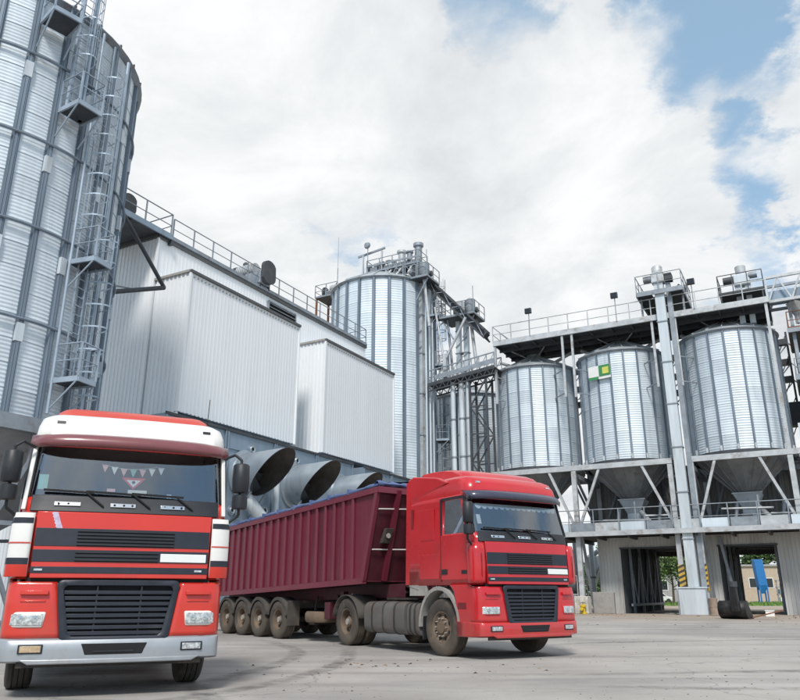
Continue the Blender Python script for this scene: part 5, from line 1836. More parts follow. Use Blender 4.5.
def cab(t, P, scheme):
    """the tilting cab with everything fixed to it; scheme selects the two paint jobs"""
    body_m = P['body']
    # ---- cab shell with window openings
    lv = [(1.30, .10, 1.225, .20, 2.42), (1.75, .10, 1.225, .20, 2.42), (2.12, .11, 1.225, .20, 2.42), (2.26, .14, 1.225, .19, 2.42),
          (2.92, .33, 1.20, .18, 2.42), (3.00, .345, 1.20, .18, 2.42)]
    n_half = 6 + 6 + 6
    n = 2 * n_half + 1

    def skip(i, k):
        d0, d1 = abs(k - n_half), abs(k + 1 - n_half)
        hi, lo = max(d0, d1), min(d0, d1)
        if i == 3 and hi <= 9:
            return True                          # windscreen
        if i == 3 and lo >= 13 and hi <= 15:
            return True                          # side window
        return False
    m, rows = loft(lv, skip, cap=False)
    sh = m.build('cab_shell', body_m, t, smooth=35, thick=.03)
    c = n_half
    ws = MB().grid([[Vector(p) + Vector((0, .012, 0)) for p in rows[3][c - 9:c + 10]], [Vector(p) + Vector((0, .012, 0)) for p in rows[4][c - 9:c + 10]]])
    ws.build('windscreen', 'windscreen', t, smooth=60, recalc=False)
    # black border round the glass
    for s in (-1, 1):
        p0, p1 = Vector(rows[3][c + s * 9]), Vector(rows[4][c + s * 9])
        MB().bar(p0 + Vector((0, -.01, 0)), p1 + Vector((0, -.01, 0)), .05, .03).build('glass_seal', 'deep_black', t)
        a, b = rows[3], rows[4]
        ia, ib = (c + s * 13, c + s * 15)
        off = Vector((-s * .02, 0, 0))
        MB().add([Vector(a[ia]) + off, Vector(a[ib]) + off, Vector(b[ib]) + off, Vector(b[ia]) + off], [(0, 1, 2, 3)]).build('side_window', 'side_glass', t, recalc=False)
    # doors: skin panel with handle and seams
    for s in (-1, 1):
        x = s * 1.226
        d = MB()
        o1 = [(x, .36, 1.40), (x, 1.25, 1.40), (x, 1.25, 2.24), (x, .36, 2.24)]
        d.prism(o1, (s * .012, 0, 0))
        dr = d.build('door', body_m, t, bevel=.006)
        for q0, q1, w in (((x, 1.25, 2.24), (x - s * .022, 1.25, 2.95), .06), ((x - s * .022, .50, 2.95), (x - s * .022, 1.25, 2.95), .05), ((x, .40, 2.24), (x - s * .022, .50, 2.95), .05)):
            bar(dr, 'window_frame', q0, q1, .03, w, 'black_plastic')
        block(dr, 'door_handle', min(x, x + s * .03), max(x, x + s * .03), 1.04, 1.22, 1.50, 1.60, 'black_plastic', .01)
        block(dr, 'badge', min(x + s * .012, x + s * .018), max(x + s * .012, x + s * .018), .40, .58, 1.50, 1.57, 'black_plastic')
        bar(dr, 'seam', (x + s * .006, 1.265, 1.36), (x + s * .006, 1.265, 2.97), .012, .012, 'red_dark' if scheme == 'red' else 'deep_black')
        # sleeper side panel relief and vent slit
        block(t, 'side_panel', min(x - s * .008, x + s * .008), max(x - s * .008, x + s * .008), 1.50, 2.0, 2.18, 2.80, body_m, .006)
        block(t, 'side_locker', min(x - s * .008, x + s * .008), max(x - s * .008, x + s * .008), 1.34, 2.02, 1.42, 1.90, body_m, .006)
        block(t, 'vent_slit', min(x - s * .008, x + s * .006), max(x - s * .008, x + s * .006), 2.28, 2.34, 2.45, 2.85, 'red_dark')
        # sill strip behind the wheel
        block(t, 'sill', min(x, x - s * .06), max(x, x - s * .06), 1.80, 2.42, 1.10, 1.30, 'grey_trim', .01)
    # ---- roof
    lr = [(3.00, .345, 1.20, .18, 2.42), (3.06, .30, 1.20, .20, 2.42), (3.20, .34, 1.19, .22, 2.42), (3.32, .42, 1.16, .24, 2.42), (3.38, .54, 1.10, .26, 2.40), (3.40, .66, 1.02, .26, 2.38)]
    m, _ = loft(lr)
    rf = m.build('roof', P['roof'], t, smooth=50)
    ls = [(3.395, .62, 1.02, .22, 2.36), (3.47, .70, .99, .22, 2.36), (3.54, .88, .95, .22, 2.36), (3.60, 1.25, .92, .22, 2.36), (3.63, 1.7, .90, .2, 2.34)]
    m, _ = loft(ls)
    m.build('roof_spoiler', P['spoiler'], t, smooth=35)
    for s in (-1, 1):
        plate(rf, 'marker_lamp', s * .92 - .05, s * .92 + .05, 3.225, 3.26, .075, .09, 'black_plastic' if scheme == 'left' else 'lens', nx=1, nz=1)
        # side collar panel up to the trailer height
        x = s * 1.205
        if scheme == 'red':
            poly = [(x, 1.0, 3.28), (x, 2.42, 3.0), (x, 2.5, 3.0), (x, 2.5, 3.50), (x, 2.3, 3.55), (x, 1.4, 3.42)]
            MB().prism(poly, (-s * .12, 0, 0)).build('roof_fairing', body_m, t, bevel=.03)
        poly = [(x + s * .004, 2.42, 1.32), (x + s * .004, 2.60, 1.32), (x + s * .004, 2.55, 3.45), (x + s * .004, 2.42, 3.45)]
        MB().prism(poly, (-s * .03, 0, 0)).build('side_fairing', body_m, t)
    # ---- sun visor
    V = []
    for (z, off) in ((2.90, .20), (2.98, .22), (3.06, .15), (3.09, .06)):
        V.append([(1.235 * (i / 8 - 1), .33 + BOW * (1.235 * (i / 8 - 1) / 1.2) ** 2 * 1.6 - off + .14 * abs(i / 8 - 1) ** 8, z - .02 * abs(i / 8 - 1) ** 4) for i in range(17)])
    MB().grid(V).build('sun_visor', P['visor'], t, smooth=60, thick=.012)
    for s in (-.7, 0, .7):
        bar(t, 'visor_stay', (s, .21, 3.0), (s, .36, 3.02), .03, .03, 'black_plastic')
    # ---- wiper cowl
    cw = plate(t, 'wiper_cowl', -1.12, 1.12, 2.085, 2.285, .02, .05, 'black_plastic', nx=14, nz=3, bevel=.008)
    for k, x in enumerate((-.72, -.08, .52)):
        g = plate(cw, 'grab_handle', x - .14, x + .16, 2.155, 2.205, .036, .012, 'chrome', nx=3, nz=1, bevel=.004)
        for q in (-.09, .02, .12):
            MB().tube((x + q, fy(x, 2.18) - .040, 2.18), (x + q, fy(x, 2.18) - .034, 2.18), .014, 8).build('handle_slot', 'deep_black', g)
    for k, (x0, x1, z1) in enumerate(((-.30, -1.0, 2.335), (.25, -.52, 2.33), (.78, .02, 2.325))):
        z0 = 2.16
        p0 = Vector((x0, fy(x0, z0) - .04, z0))
        xm = x0 - .22
        p1 = Vector((xm, fy(xm, z1) - .045, z1))
        p2 = Vector((x1, fy(x1, z1) - .03, z1 + .012))
        w = MB().tube(p0, p1, .012, 6).build('wiper', 'deep_black', t)
        MB().bar(p1 + Vector((.10, .01, -.008)), p2, .02, .025).build('blade', 'deep_black', w)
    # ---- tilt panel with black louvre bands
    fp = plate(t, 'front_panel', -1.025, 1.035, 1.31, 2.082, .022, .06, body_m, nx=16, nz=4, x0b=-1.01, x1b=1.02, bevel=.01)
    for (z0, z1, lx) in ((1.675, 1.885, .62), (1.495, 1.635, .62), (1.365, 1.440, .9)):
        b = plate(fp, 'louvre_band', -1.015, 1.02, z0, z1, .030, .012, 'navy_plastic', nx=16, nz=1, bevel=.004)
        nl = 5 if z1 - z0 > .18 else 3
        if z1 - z0 > .1:
            for i in range(nl):
                z = z0 + .025 + (z1 - z0 - .05) * i / (nl - 1)
                plate(b, 'louvre', -.55, .58 if nl == 5 else .40, z - .010, z + .008, .046, .018, 'black_plastic', nx=6, nz=1)
                plate(b, 'louvre_gap', -.55, .58 if nl == 5 else .40, z - .022, z - .011, .0315, .002, 'deep_black', nx=6, nz=1)
    plate(fp, 'number_plate', .43, .99, 1.505, 1.605, .043, .012, 'plate_white', nx=6, nz=1, bevel=.004)
    for x in (-.93, .90):
        plate(fp, 'marker_lamp', x - .045, x + .045, 1.392, 1.415, .040, .012, 'lens', nx=1, nz=1)
    # ---- corner vanes
    for s in (-1, 1):
        lvls = [(1.33, .030), (1.40, .022), (1.66, .015), (1.92, .03), (2.06, .05)]
        rows_ = []
        for (z, q) in lvls:
            k = 1.0 if z < 1.95 else .55
            pts = [(1.045, .06), (1.09, .05), (1.17, .055), (1.235 + .035 * k, .10), (1.255 + .04 * k, .19), (1.25 + .035 * k, .32), (1.235, .40)]
            rows_.append([(s * x, y + q, z) for x, y in pts])
        v = MB().grid(rows_).build('corner_vane', P['vane'], t, smooth=60, thick=.03)
        if scheme == 'red':
            bar(v, 'vane_slot', (s * 1.145, .062, 1.45), (s * 1.15, .062, 1.86), .012, .006, 'red_dark' if scheme == 'red' else 'grey_trim')
        if scheme == 'left':
            for (z0, z1, mt) in ((1.935, 2.0, 'navy_plastic'), (1.70, 1.715, 'left_red'), (1.46, 1.535, 'navy_plastic')):
                band = []
                for z in (z0, z1):
                    k = 1.0 if z < 1.95 else .55
                    q = .017 if z < 1.8 else .034
                    band.append([(s * (x + .004), y + q - .006, z) for x, y in [(1.047, .06), (1.09, .05), (1.17, .055), (1.235 + .035 * k, .10), (1.255 + .04 * k, .19), (1.25 + .035 * k, .32)]])
                MB().grid(band).build('paint_band', mt, v, smooth=60)
            low = []
            for z, q in ((1.325, .030), (1.40, .018), (1.46, .015)):
                low.append([(s * (x + .003), y + q - .005, z) for x, y in [(1.046, .06), (1.09, .05), (1.17, .055), (1.27, .10), (1.295, .19), (1.285, .32), (1.24, .40)]])
            MB().grid(low).build('paint_band', 'left_red', v, smooth=60)
    # ---- interior
    block(t, 'cab_floor', -1.15, 1.15, .3, 2.35, 1.36, 1.40, 'interior')
    MB().box(-1.14, 1.14, .26, .62, 1.6, 2.22).build('dashboard', 'interior', t, bevel=.05)
    block(t, 'bunk_wall', -1.15, 1.15, 1.75, 1.8, 1.4, 2.95, 'interior')
    for x in (-.62, .62):
        se = MB().box(x - .27, x + .27, 1.0, 1.5, 1.75, 1.95).box(x - .25, x + .25, 1.40, 1.55, 1.95, 2.60).box(x - .14, x + .14, 1.43, 1.53, 2.62, 2.82).build('seat', 'seat_cloth', t, bevel=.05)
    sw = MB()
    cx, cy, cz, rr = .62, .78, 2.18, .23
    pts = [(cx + rr * math.cos(2 * math.pi * i / 20), cy + rr * .45 * math.sin(2 * math.pi * i / 20), cz + rr * .55 * math.sin(2 * math.pi * i / 20)) for i in range(21)]
    sw.path(pts, .018, 6).tube((cx, cy, cz), (cx, cy - .25, cz - .3), .03, 8)
    sw.build('steering_wheel', 'deep_black', t, smooth=60)
    # ---- mirrors
    for s in ((-1, 1) if scheme == 'left' else (-1,)):
        mirror_set(t, s)
    return sh


def glass_pt(x, z, inset=.03):
    return Vector((x, .14 + BOW * (x / 1.2) ** 2 + .19 * (z - 2.26) / .66 + inset, z))


def tractor(t, P, scheme, steer=0.0, wb=3.84):
    cab(t, P, scheme)
    bm_ = P['body']
    # ---- lower front: headlamp panels, grille, bumper
    for s in (-1, 1):
        rows = []
        for z in (.645, .70, .85, 1.0, 1.15, 1.235, 1.27):
            f = (z - .6) / .65
            xg = .585 + (.70 - .585) * min(1, f)
            k = .0 if z < 1.2 else .03
            pts = []
            for i in range(7):
                x = xg + (1.08 - xg) * i / 6
                pts.append((x, fy(x, min(z, 1.29)) + .0 + k))
            y0 = fy(1.08, .9)
            for i in range(1, 7):
                a = math.pi / 2 * i / 6
                pts.append((1.08 + .155 * math.sin(a), y0 + k + .17 * (1 - math.cos(a))))
            pts += [(1.235, .50), (1.235, .78 if z < .9 else .80)]
            rows.append([(s * x, y, z) for x, y in pts])
        MB().grid(rows).build('headlamp_panel', bm_, t, smooth=50, thick=.025)
        # no recess: lip and hood stand proud, shaped to cast the step pocket's shade
        plate(t, 'pocket_lip', min(s * .80, s * 1.07), max(s * .80, s * 1.07), 1.045, 1.062, .012, .03, bm_, nx=4, nz=1, bevel=.005)
        plate(t, 'pocket_hood', min(s * .78, s * 1.08), max(s * .78, s * 1.08), 1.125, 1.172, .045, .05, bm_, nx=4, nz=1, bevel=.005)
        # headlamp
        hl = plate(t, 'headlamp', min(s * .775, s * 1.19), max(s * .775, s * 1.19), .765, .935, .018, .05, P['lamp_rim'], nx=12, nz=2, x0b=min(s * .80, s * 1.19), x1b=max(s * .80, s * 1.19), bevel=.02)
        ln = plate(hl, 'lens', min(s * .80, s * 1.165), max(s * .80, s * 1.165), .785, .915, .026, .03, 'lens', nx=12, nz=2, bevel=.012)
        for q, r in ((.885, .045), (1.03, .045)):
            x = s * q
            MB().lathe([(.006, -.004), (r * .5, -.008), (r, -.002), (r * 1.05, .012)], 16, (x, fy(x, .85) - .0235, .85), 'y').build('lamp_bowl', 'lamp_bowl', hl, smooth=60)
        # side of the front wing and steps
        x = s * 1.236
        w = MB()
        o = [(x, .32, .40), (x, .78, .40), (x, .80, 1.0), (x, .86, 1.18), (x, 1.0, 1.31), (x, .32, 1.31)]
        w.prism(o, (-s * .05, 0, 0))
        wg = w.build('front_wing', bm_, t, bevel=.02)
        for z in (.52, .86):
            block(wg, 'step', min(x + s * .002, x - s * .03), max(x + s * .002, x - s * .03), .46, .74, z, z + .13, 'red_dark' if scheme == 'red' else 'deep_black', .01)
        # wheel arch trim
        arc_o, arc_i, arc_ob, arc_ib = [], [], [], []
        for i in range(15):
            a = R(-2) + R(184) * i / 14
            for lst, r, xx in ((arc_o, .70, x + s * .004), (arc_i, .635, x + s * .004), (arc_ob, .70, x - s * .30), (arc_ib, .64, x - s * .30)):
                lst.append((xx, 1.37 - r * math.cos(a), .54 + r * math.sin(a) * 1.06))
        MB().grid([arc_ob, arc_o, arc_i, arc_ib]).build('wheel_arch', 'grey_trim', t, smooth=40)
        # side skin between arch and door sill
        poly = [(x, 2.08, 1.31), (x, 2.42, 1.31), (x, 2.42, 1.29), (x, 2.08, 1.22)]
        MB().prism(poly, (-s * .03, 0, 0)).build('lower_side', 'grey_trim', t)
    # grille
    plate(t, 'grille_back', -.66, .66, .62, 1.30, -.05, .03, 'deep_black', nx=8, nz=2, x0b=-.56, x1b=.56)
    def ring(wt, wb_, z0, z1, r, n=6):
        """rounded trapezoid outline on the cab front, as (x, z)"""
        c = [(-wb_, z0), (wb_, z0), (wt, z1), (-wt, z1)]
        pts = []
        for i in range(4):
            p, a_, b_ = Vector(c[i]), Vector(c[i - 1]), Vector(c[(i + 1) % 4])
            u_, v_ = (a_ - p).normalized() * r, (b_ - p).normalized() * r
            for k in range(n + 1):
                f = k / n
                pts.append((p + u_) * (1 - f) ** 2 + p * 2 * f * (1 - f) + (p + v_) * f ** 2)
            nxt = Vector(c[(i + 1) % 4])
            e = nxt + (p - nxt).normalized() * r
            for k in range(1, 6):
                pts.append((p + v_).lerp(e, k / 6))
        return pts
    ro, ri = ring(.705, .600, .590, 1.292, .09), ring(.625, .515, .665, 1.222, .06)
    rr_ = [[(p.x, fy(p.x, p.y) + d, p.y) for p in q] for q, d in ((ro, .04), (ro, -.010), ([o_.lerp(i_, .18) for o_, i_ in zip(ro, ri)], -.022), ([o_.lerp(i_, .85) for o_, i_ in zip(ro, ri)], -.020), (ri, -.008), (ri, .045))]
    gf = MB().grid(rr_, True).build('grille', 'navy_plastic', t, smooth=45)
    for s in (-1, 1):
        bar(gf, 'grille_bar', (s * .26, fy(.26, 1.2) + .02, 1.23), (s * .24, fy(.24, .66) + .02, .66), .018, .03, 'black_plastic')
    for i in range(8):
        z = .695 + i * .065
        f = (z - .6) / .65
        x = .53 + .10 * f
        plate(gf, 'slat', -x, x, z - .021, z + .021, .004, .03, 'navy_plastic', nx=8, nz=1, bevel=.004)
    plate(t, 'panel_gap', -1.05, 1.05, 1.255, 1.325, -.05, .05, 'deep_black', nx=10, nz=1)
    # bumper
    bmt = P['bumper']
    rows = []
    for (z, out, tuck) in ((.385, .00, .05), (.41, .03, .0), (.52, .035, 0), (.62, .03, 0), (.648, .0, 0)):
        pts = []
        for i in range(9):
            x = 1.08 * i / 8
            pts.append((x, fy(x, .6) - out + tuck))
        y0 = fy(1.08, .6)
        for i in range(1, 7):
            a = math.pi / 2 * i / 6
            pts.append((1.08 + .165 * math.sin(a), y0 - out + tuck + (.19 + out) * (1 - math.cos(a))))
        pts += [(1.245, .5), (1.24, .76)]
        rows.append([(-x, y, z) for x, y in reversed(pts[1:])] + [(x, y, z) for x, y in pts])
    bp = MB().grid(rows).build('bumper', bmt, t, smooth=45, thick=.03)
    plate(bp, 'bumper_slot', -.36, .37, .465, .585, .039, .02, 'deep_black', nx=6, nz=1, x0b=-.31, x1b=.32, bevel=.006)
    plate(bp, 'towing_bar', -.22, .22, .49, .51, .047, .02, 'black_plastic', nx=4, nz=1)
    for s in (-1, 1):
        fg = plate(bp, 'fog_lamp', min(s * .76, s * 1.02), max(s * .76, s * 1.02), .485, .585, .046, .03, 'black_plastic', nx=4, nz=1, bevel=.008)
        plate(fg, 'lens', min(s * .78, s * 1.0), max(s * .78, s * 1.0), .50, .57, .05, .012, 'lamp_amber' if (scheme == 'left' and s < 0) else 'lens', nx=4, nz=1, bevel=.004)
    plate(bp, 'lower_spoiler', -1.0, 1.0, .37, .425, .050, .05, bmt, nx=12, nz=1, x0b=-.9, x1b=.9, bevel=.012)
    plate(bp, 'under_lip', -1.02, 1.02, .335, .39, -.03, .04, 'chassis', nx=10, nz=1)
    # ---- chassis
    for s in (-1, 1):
        bar(t, 'frame_rail', (s * .40, .45, .86), (s * .40, wb + 2.2, .86), .08, .27, 'chassis')
        wheel(t, s * 1.035, 1.37, s, .525, .315, steer, 'front', P['tyre'])
        wheel(t, s * 1.08, 1.37 + wb, s, .525, .29, 0, 'rear', P['tyre2'])
        wheel(t, s * .76, 1.37 + wb, -s, .525, .29, 0, 'rear', P['tyre2'])
        # rear mudguard
        rows = []
        for xx in (s * .60, s * 1.25):
            rows.append([(xx, 1.37 + wb - .66 * math.cos(R(8) + R(164) * i / 12), .53 + .60 * math.sin(R(8) + R(164) * i / 12)) for i in range(13)])
        MB().grid(rows).build('mudguard', 'mudguard', t, smooth=50, thick=.02)
    MB().tube((-.95, 1.37, .52), (.95, 1.37, .52), .09, 10).build('front_axle', 'chassis', t)
    MB().tube((-.95, 1.37 + wb, .52), (.95, 1.37 + wb, .52), .13, 10).lathe([(.05, -.25), (.25, -.12), (.25, .12), (.05, .25)], 14, (0, 1.37 + wb, .52), 'x').build('rear_axle', 'chassis', t)
    MB().box(-.40, .40, .35, 1.9, .55, 1.15).build('engine', 'chassis', t, bevel=.05)
    # tanks
    for s in (-1, 1):
        x0, x1 = sorted((s * .62, s * 1.24))
        y0, y1 = (2.05, 4.30)
        poly = []
        for i in range(24):
            an = 2 * math.pi * i / 24
            cx, cz = (x0 + x1) / 2, .655
            poly.append((cx + .31 * abs(math.cos(an)) ** .5 * (1 if math.cos(an) > 0 else -1), y0, cz + .33 * abs(math.sin(an)) ** .5 * (1 if math.sin(an) > 0 else -1)))
        for k, (a, b, mt) in enumerate(((2.62, 4.30, 'tank'), (2.06, 2.50, 'tank'))):
            pp = [(p[0], a, p[2]) for p in poly]
            tk = MB().prism(pp, (0, b - a, 0)).build('fuel_tank' if k == 0 else 'air_tank', mt, t, smooth=35)
            for q in ((.22, .5, .78) if k == 0 else (.3, .7)):
                yy = a + (b - a) * q
                pr = [((p[0] - (x0 + x1) / 2) * 1.035 + (x0 + x1) / 2, yy, (p[2] - .655) * 1.03 + .655) for p in poly]
                MB().prism(pr, (0, .05, 0)).build('strap', 'chassis', tk, smooth=35)
        xb0, xb1 = sorted((s * .70, s * 1.18))
        MB().box(xb0, xb1, 1.98, 2.02, .28, .75).build('mud_flap', 'black_plastic', t)
    block(t, 'catwalk', -.7, .7, 2.9, 4.2, 1.02, 1.06, 'chassis')
    MB().lathe([(.02, 1.16), (.5, 1.16), (.5, 1.22), (.02, 1.22)], 24, (0, 4.9, 0)).build('fifth_wheel', 'chassis', t, smooth=30)
    block(t, 'fifth_wheel_mount', -.4, .4, 4.6, 5.2, .99, 1.155, 'chassis')
    for x in (-.15, .0, .15):
        MB().path([(x, 2.55, 2.0), (x, 2.75, 1.5), (x + .1, 3.1, 1.3)], .02, 6).build('air_hose', 'black_plastic', t)
    MB().tube((.85, 2.72, 1.0), (.85, 2.72, 2.4), .09, 12).build('air_intake', 'black_plastic', t, smooth=40)


def left_truck():
    t = root('truck', 'red and white truck facing the camera, pennants behind its windscreen', 'truck', (-3.366, 9.39, 0), .3913, 'red trucks in the yard')
    P = dict(body='left_red', roof='truck_white', spoiler='roof_red', visor='visor_red', vane='truck_white', bumper='silver_paint', lamp_rim='truck_white', tyre='tyre', tyre2='tyre_dusty')
    tractor(t, P, 'left', 0.04, 3.6)
    # white windscreen pillars
    for s in (-1, 1):
        MB().bar((s * 1.195, .22, 2.10), (s * 1.165, .42, 2.98), .05, .05).build('pillar_trim', 'truck_white', t, bevel=.01)
    # sticker on the panel: slanted lilac strip with a ragged edge
    pts = []
    m = MB()
    a = []
    b = []
    for i in range(11):
        f = i / 10
        z = 2.075 - .19 * f
        x = -.83 + .07 * f
        w = .13 + (.014 if i % 2 else -.008)
        a.append((x - w / 2 + .03, fy(x, z) - .0245, z))
        b.append((x + w / 2 + .03, fy(x, z) - .0245, z))
    m.grid([a, b])
    m.build('sticker', 'lilac', t)
    # things hanging behind the glass
    pn = root('pennant_string', 'string of small pennants behind the windscreen of the left truck', 'pennants', (-3.366, 9.39, 0), .3913)
    cols = ['paper_pink', 'paper', 'paper_pink', 'paper_green', 'paper_pink', 'paper', 'paper']
    last = None
    for i in range(7):
        x = -.33 + i * .115
        z = 2.715 - .05 * math.sin(math.pi * i / 6)
        q = [glass_pt(x - .042, z), glass_pt(x + .042, z), glass_pt(x + .002, z - .105)]
        MB().prism(q, (0, .002, 0)).build('pennant', cols[i], pn)
    for i in range(6):
        z = lambda k: 2.717 - .05 * math.sin(math.pi * k / 6)
        rod(pn, 'string', glass_pt(-.375 + i * .115, z(i)), glass_pt(-.26 + i * .115, z(i + 1)), .003, 'paper')
    w = root('warning_triangle', 'red bordered triangle card standing on the left truck dashboard', 'card', (-3.366, 9.39, 0), .3913)
    MB().prism([glass_pt(-.12, 2.555), glass_pt(.18, 2.555), glass_pt(.03, 2.40)], (0, .003, 0)).build('border', 'paper_red', w)
    MB().prism([glass_pt(-.06, 2.525, .026), glass_pt(.12, 2.525, .026), glass_pt(.03, 2.43, .026)], (0, .003, 0)).build('field', 'paper', w)
    MB().tube(glass_pt(.03, 2.495, .024), glass_pt(.03, 2.495, .020), .02, 10).build('figure', 'deep_black', w)
    for k, (x0, x1, z0, z1, mt, lab) in enumerate(((-.03, .20, 2.335, 2.395, 'paper', 'blank white card on the left truck dashboard under the triangle'), (-.28, -.18, 2.36, 2.40, 'paper_pink', 'small pink card on the left truck dashboard'), (.45, .51, 2.31, 2.36, 'paper', 'tiny white tag at the right on the left truck dashboard'),
                                                   (-1.08, -.97, 2.36, 2.55, 'paper_green', 'pale green permit sticker in the lower left windscreen corner'))):
        c = MB().prism([glass_pt(x0, z0), glass_pt(x1, z0), glass_pt(x1, z1), glass_pt(x0, z1)], (0, .002, 0)).build('card', mt)
        c.location = (-3.366, 9.39, 0)
        c.rotation_euler = (0, 0, .3913)
        tag(c, lab, 'card')
    # thin aerial on the roof
    MB().tube((.98, .9, 3.38), (1.0, .93, 3.85), .006, 6).build('aerial', 'deep_black', t)


left_truck()


def red_truck():
    loc, th = (2.525, 14.881, 0), .5601
    t = root('truck', 'all red truck with a navy sun visor pulling the maroon trailer', 'truck', loc, th, 'red trucks in the yard')
    P = dict(body='cab_red', roof='cab_red', spoiler='cab_red', visor='visor_blue', vane='cab_red', bumper='cab_red', lamp_rim='cab_red', tyre='tyre_dusty', tyre2='tyre_dusty')
    tractor(t, P, 'red', 0.05, 3.84)
    # lace trim along the top of the windscreen
    f = root('windscreen_fringe', 'white scalloped lace fringe along the red truck windscreen top', 'fringe', loc, th)
    n = 15
    for i in range(n):
        x0, x1 = -1.04 + 2.08 * i / n, -1.04 + 2.08 * (i + 1) / n
        q = []
        for k in range(9):
            a = math.pi * k / 8
            x = (x0 + x1) / 2 - math.cos(a) * (x1 - x0) / 2
            q.append(glass_pt(x, 2.775 - .06 * math.sin(a), .015))
        q += [glass_pt(x1, 2.82, .015), glass_pt(x0, 2.82, .015)]
        MB().prism(q, (0, .002, 0)).build('scallop', 'paper', f)
    c = MB().prism([glass_pt(-1.06, 2.42, .02), glass_pt(-.97, 2.42, .02), glass_pt(-.97, 2.60, .02), glass_pt(-1.06, 2.60, .02)], (0, .002, 0)).build('card', 'paper')
    c.location = loc
    c.rotation_euler = (0, 0, th)
    tag(c, 'white permit stickers in the left windscreen corner of the red truck', 'card')


red_truck()


def trailer():
    th = .62
    c, s = math.cos(.5601), math.sin(.5601)
    loc = (2.525 - s * 4.9, 14.881 + c * 4.9, 0)
    t = root('tipper_trailer', 'long maroon ribbed tipper trailer hitched behind the red truck', 'trailer', loc, th)
    yF, yB = -.45, 8.9                            # bottom front, rear

    def zb(y):
        return 1.44 - .034 * (y + .45)

    def zt(y):
        return 3.47 - .040 * (y + 1.0)
    W = 1.24
    yT = -1.05
    nr = 21
    for sd in (-1, 1):
        x = sd * W
        # sheets between the ribs, each its own panel; front edge slants
        ys = [yF + .05 + (yB - yF - .1) * i / nr for i in range(nr + 1)]
        fr = MB().prism([(x, yF, zb(yF)), (x, ys[1], zb(ys[1])), (x, ys[1], zt(ys[1])), (x, yT, zt(yT))], (-sd * .04, 0, 0)).build('side_panel', 'maroon', t)
        for i in range(1, nr):
            a, b = ys[i], ys[i + 1]
            MB().prism([(x, a, zb(a)), (x, b, zb(b)), (x, b, zt(b)), (x, a, zt(a))], (-sd * .04, 0, 0)).build('side_panel', 'maroon', t)
        for i in range(1, nr + 1):
            a = ys[i]
            MB().prism([(x, a - .05, zb(a) + .05), (x, a + .05, zb(a) + .05), (x, a + .05, zt(a) - .05), (x, a - .05, zt(a) - .05)], (sd * .055, 0, 0)).build('rib', 'maroon_rib', t, bevel=.012)
        # slanted corner post
        bar(t, 'corner_post', (x + sd * .02, yF + .02, zb(yF)), (x + sd * .02, yT + .03, zt(yT)), .09, .12, 'maroon_rib')
        bar(t, 'top_rail', (x + sd * .015, yT - .02, zt(yT) - .02), (x + sd * .015, yB, zt(yB) - .02), .11, .13, 'maroon_rib')
        bar(t, 'bottom_rail', (x + sd * .015, yF - .02, zb(yF) - .01), (x + sd * .015, yB, zb(yB) - .01), .11, .13, 'maroon_rib')
        bar(t, 'chassis_beam', (sd * .45, -.9, 1.22), (sd * .45, yB, 1.0), .12, .30, 'maroon_dark')
    # front wall, floor and back
    MB().prism([(-W, yF, zb(yF)), (W, yF, zb(yF)), (W, yT, zt(yT)), (-W, yT, zt(yT))], (0, .05, 0)).build('front_wall', 'maroon_dark', t)
    bar(t, 'top_rail', (-W - .06, yT, zt(yT) - .02), (W + .06, yT, zt(yT) - .02), .13, .14, 'maroon_rib')
    MB().prism([(-W, yB, zb(yB)), (W, yB, zb(yB)), (W, yB, zt(yB)), (-W, yB, zt(yB))], (0, .06, 0)).build('tailgate', 'maroon', t)
    MB().prism([(-W, yF, zb(yF) - .03), (W, yF, zb(yF) - .03), (W, yB, zb(yB) - .03), (-W, yB, zb(yB) - .03)], (0, 0, .06)).build('floor', 'maroon_dark', t)
    for x in (-.72, .72):
        f0, f1 = Vector((x, yF - .05, zb(yF))), Vector((x, yT - .05, zt(yT)))
        bar(t, 'front_stiffener', f0, f1, .12, .08, 'maroon')
    MB().tube((0, yF - .15, 1.3), (0, yT - .12, 3.3), .14, 14).build('tipping_ram', 'chassis', t, smooth=40)

    def fw(x, z, o=.03):
        f = (z - zb(yF)) / (zt(yT) - zb(yF))
        return Vector((x, yF + (yT - yF) * f - o, z))
    rod(t, 'air_line', fw(-1.2, 3.02, .05), fw(.6, 3.10, .1), .016, 'white_line')
    rod(t, 'air_line', fw(-1.2, 2.12, .06), fw(.5, 2.16, .1), .016, 'white_line')
    bx = MB().prism([fw(-1.02, 2.26), fw(-.78, 2.26), fw(-.74, 2.60), fw(-.95, 2.60)], (0, -.12, 0)).build('junction_box', 'chassis', t, bevel=.015)
    MB().tube(fw(-.88, 2.43, .15), fw(-.88, 2.43, .17), .06, 12).build('box_lid', 'hub_steel', bx)
    # tarpaulin rolled along the top edges
    for sd in (-1, 1):
        m = MB()
        rows = []
        for i in range(41):
            y = yT - .05 + (yB - yT) * i / 40
            rr = .055 + .012 * math.sin(i * 1.7) + .008 * math.sin(i * 4.1)
            cx, cz = sd * (W - .02), zt(y) + .085 + .012 * math.sin(i * .9)
            rows.append([(cx + rr * 1.3 * math.cos(2 * math.pi * k / 10), y, cz + rr * math.sin(2 * math.pi * k / 10)) for k in range(10)])
        m.grid(rows, True)
        o = m.build('tarpaulin', 'tarp_blue', t, smooth=60)
    rows = []
    for i in range(31):
        y = yT - .02 + (yB - yT - .1) * i / 30
        rows.append([(W * .97 * (k / 10 - 1), y, zt(y) + .10 + .16 * (1 - (k / 10 - 1) ** 2) + .02 * math.sin(i * 2.1 + k * .9)) for k in range(21)])
    MB().grid(rows).build('tarp_cover', 'tarp_blue', t, smooth=70)
    rows = []
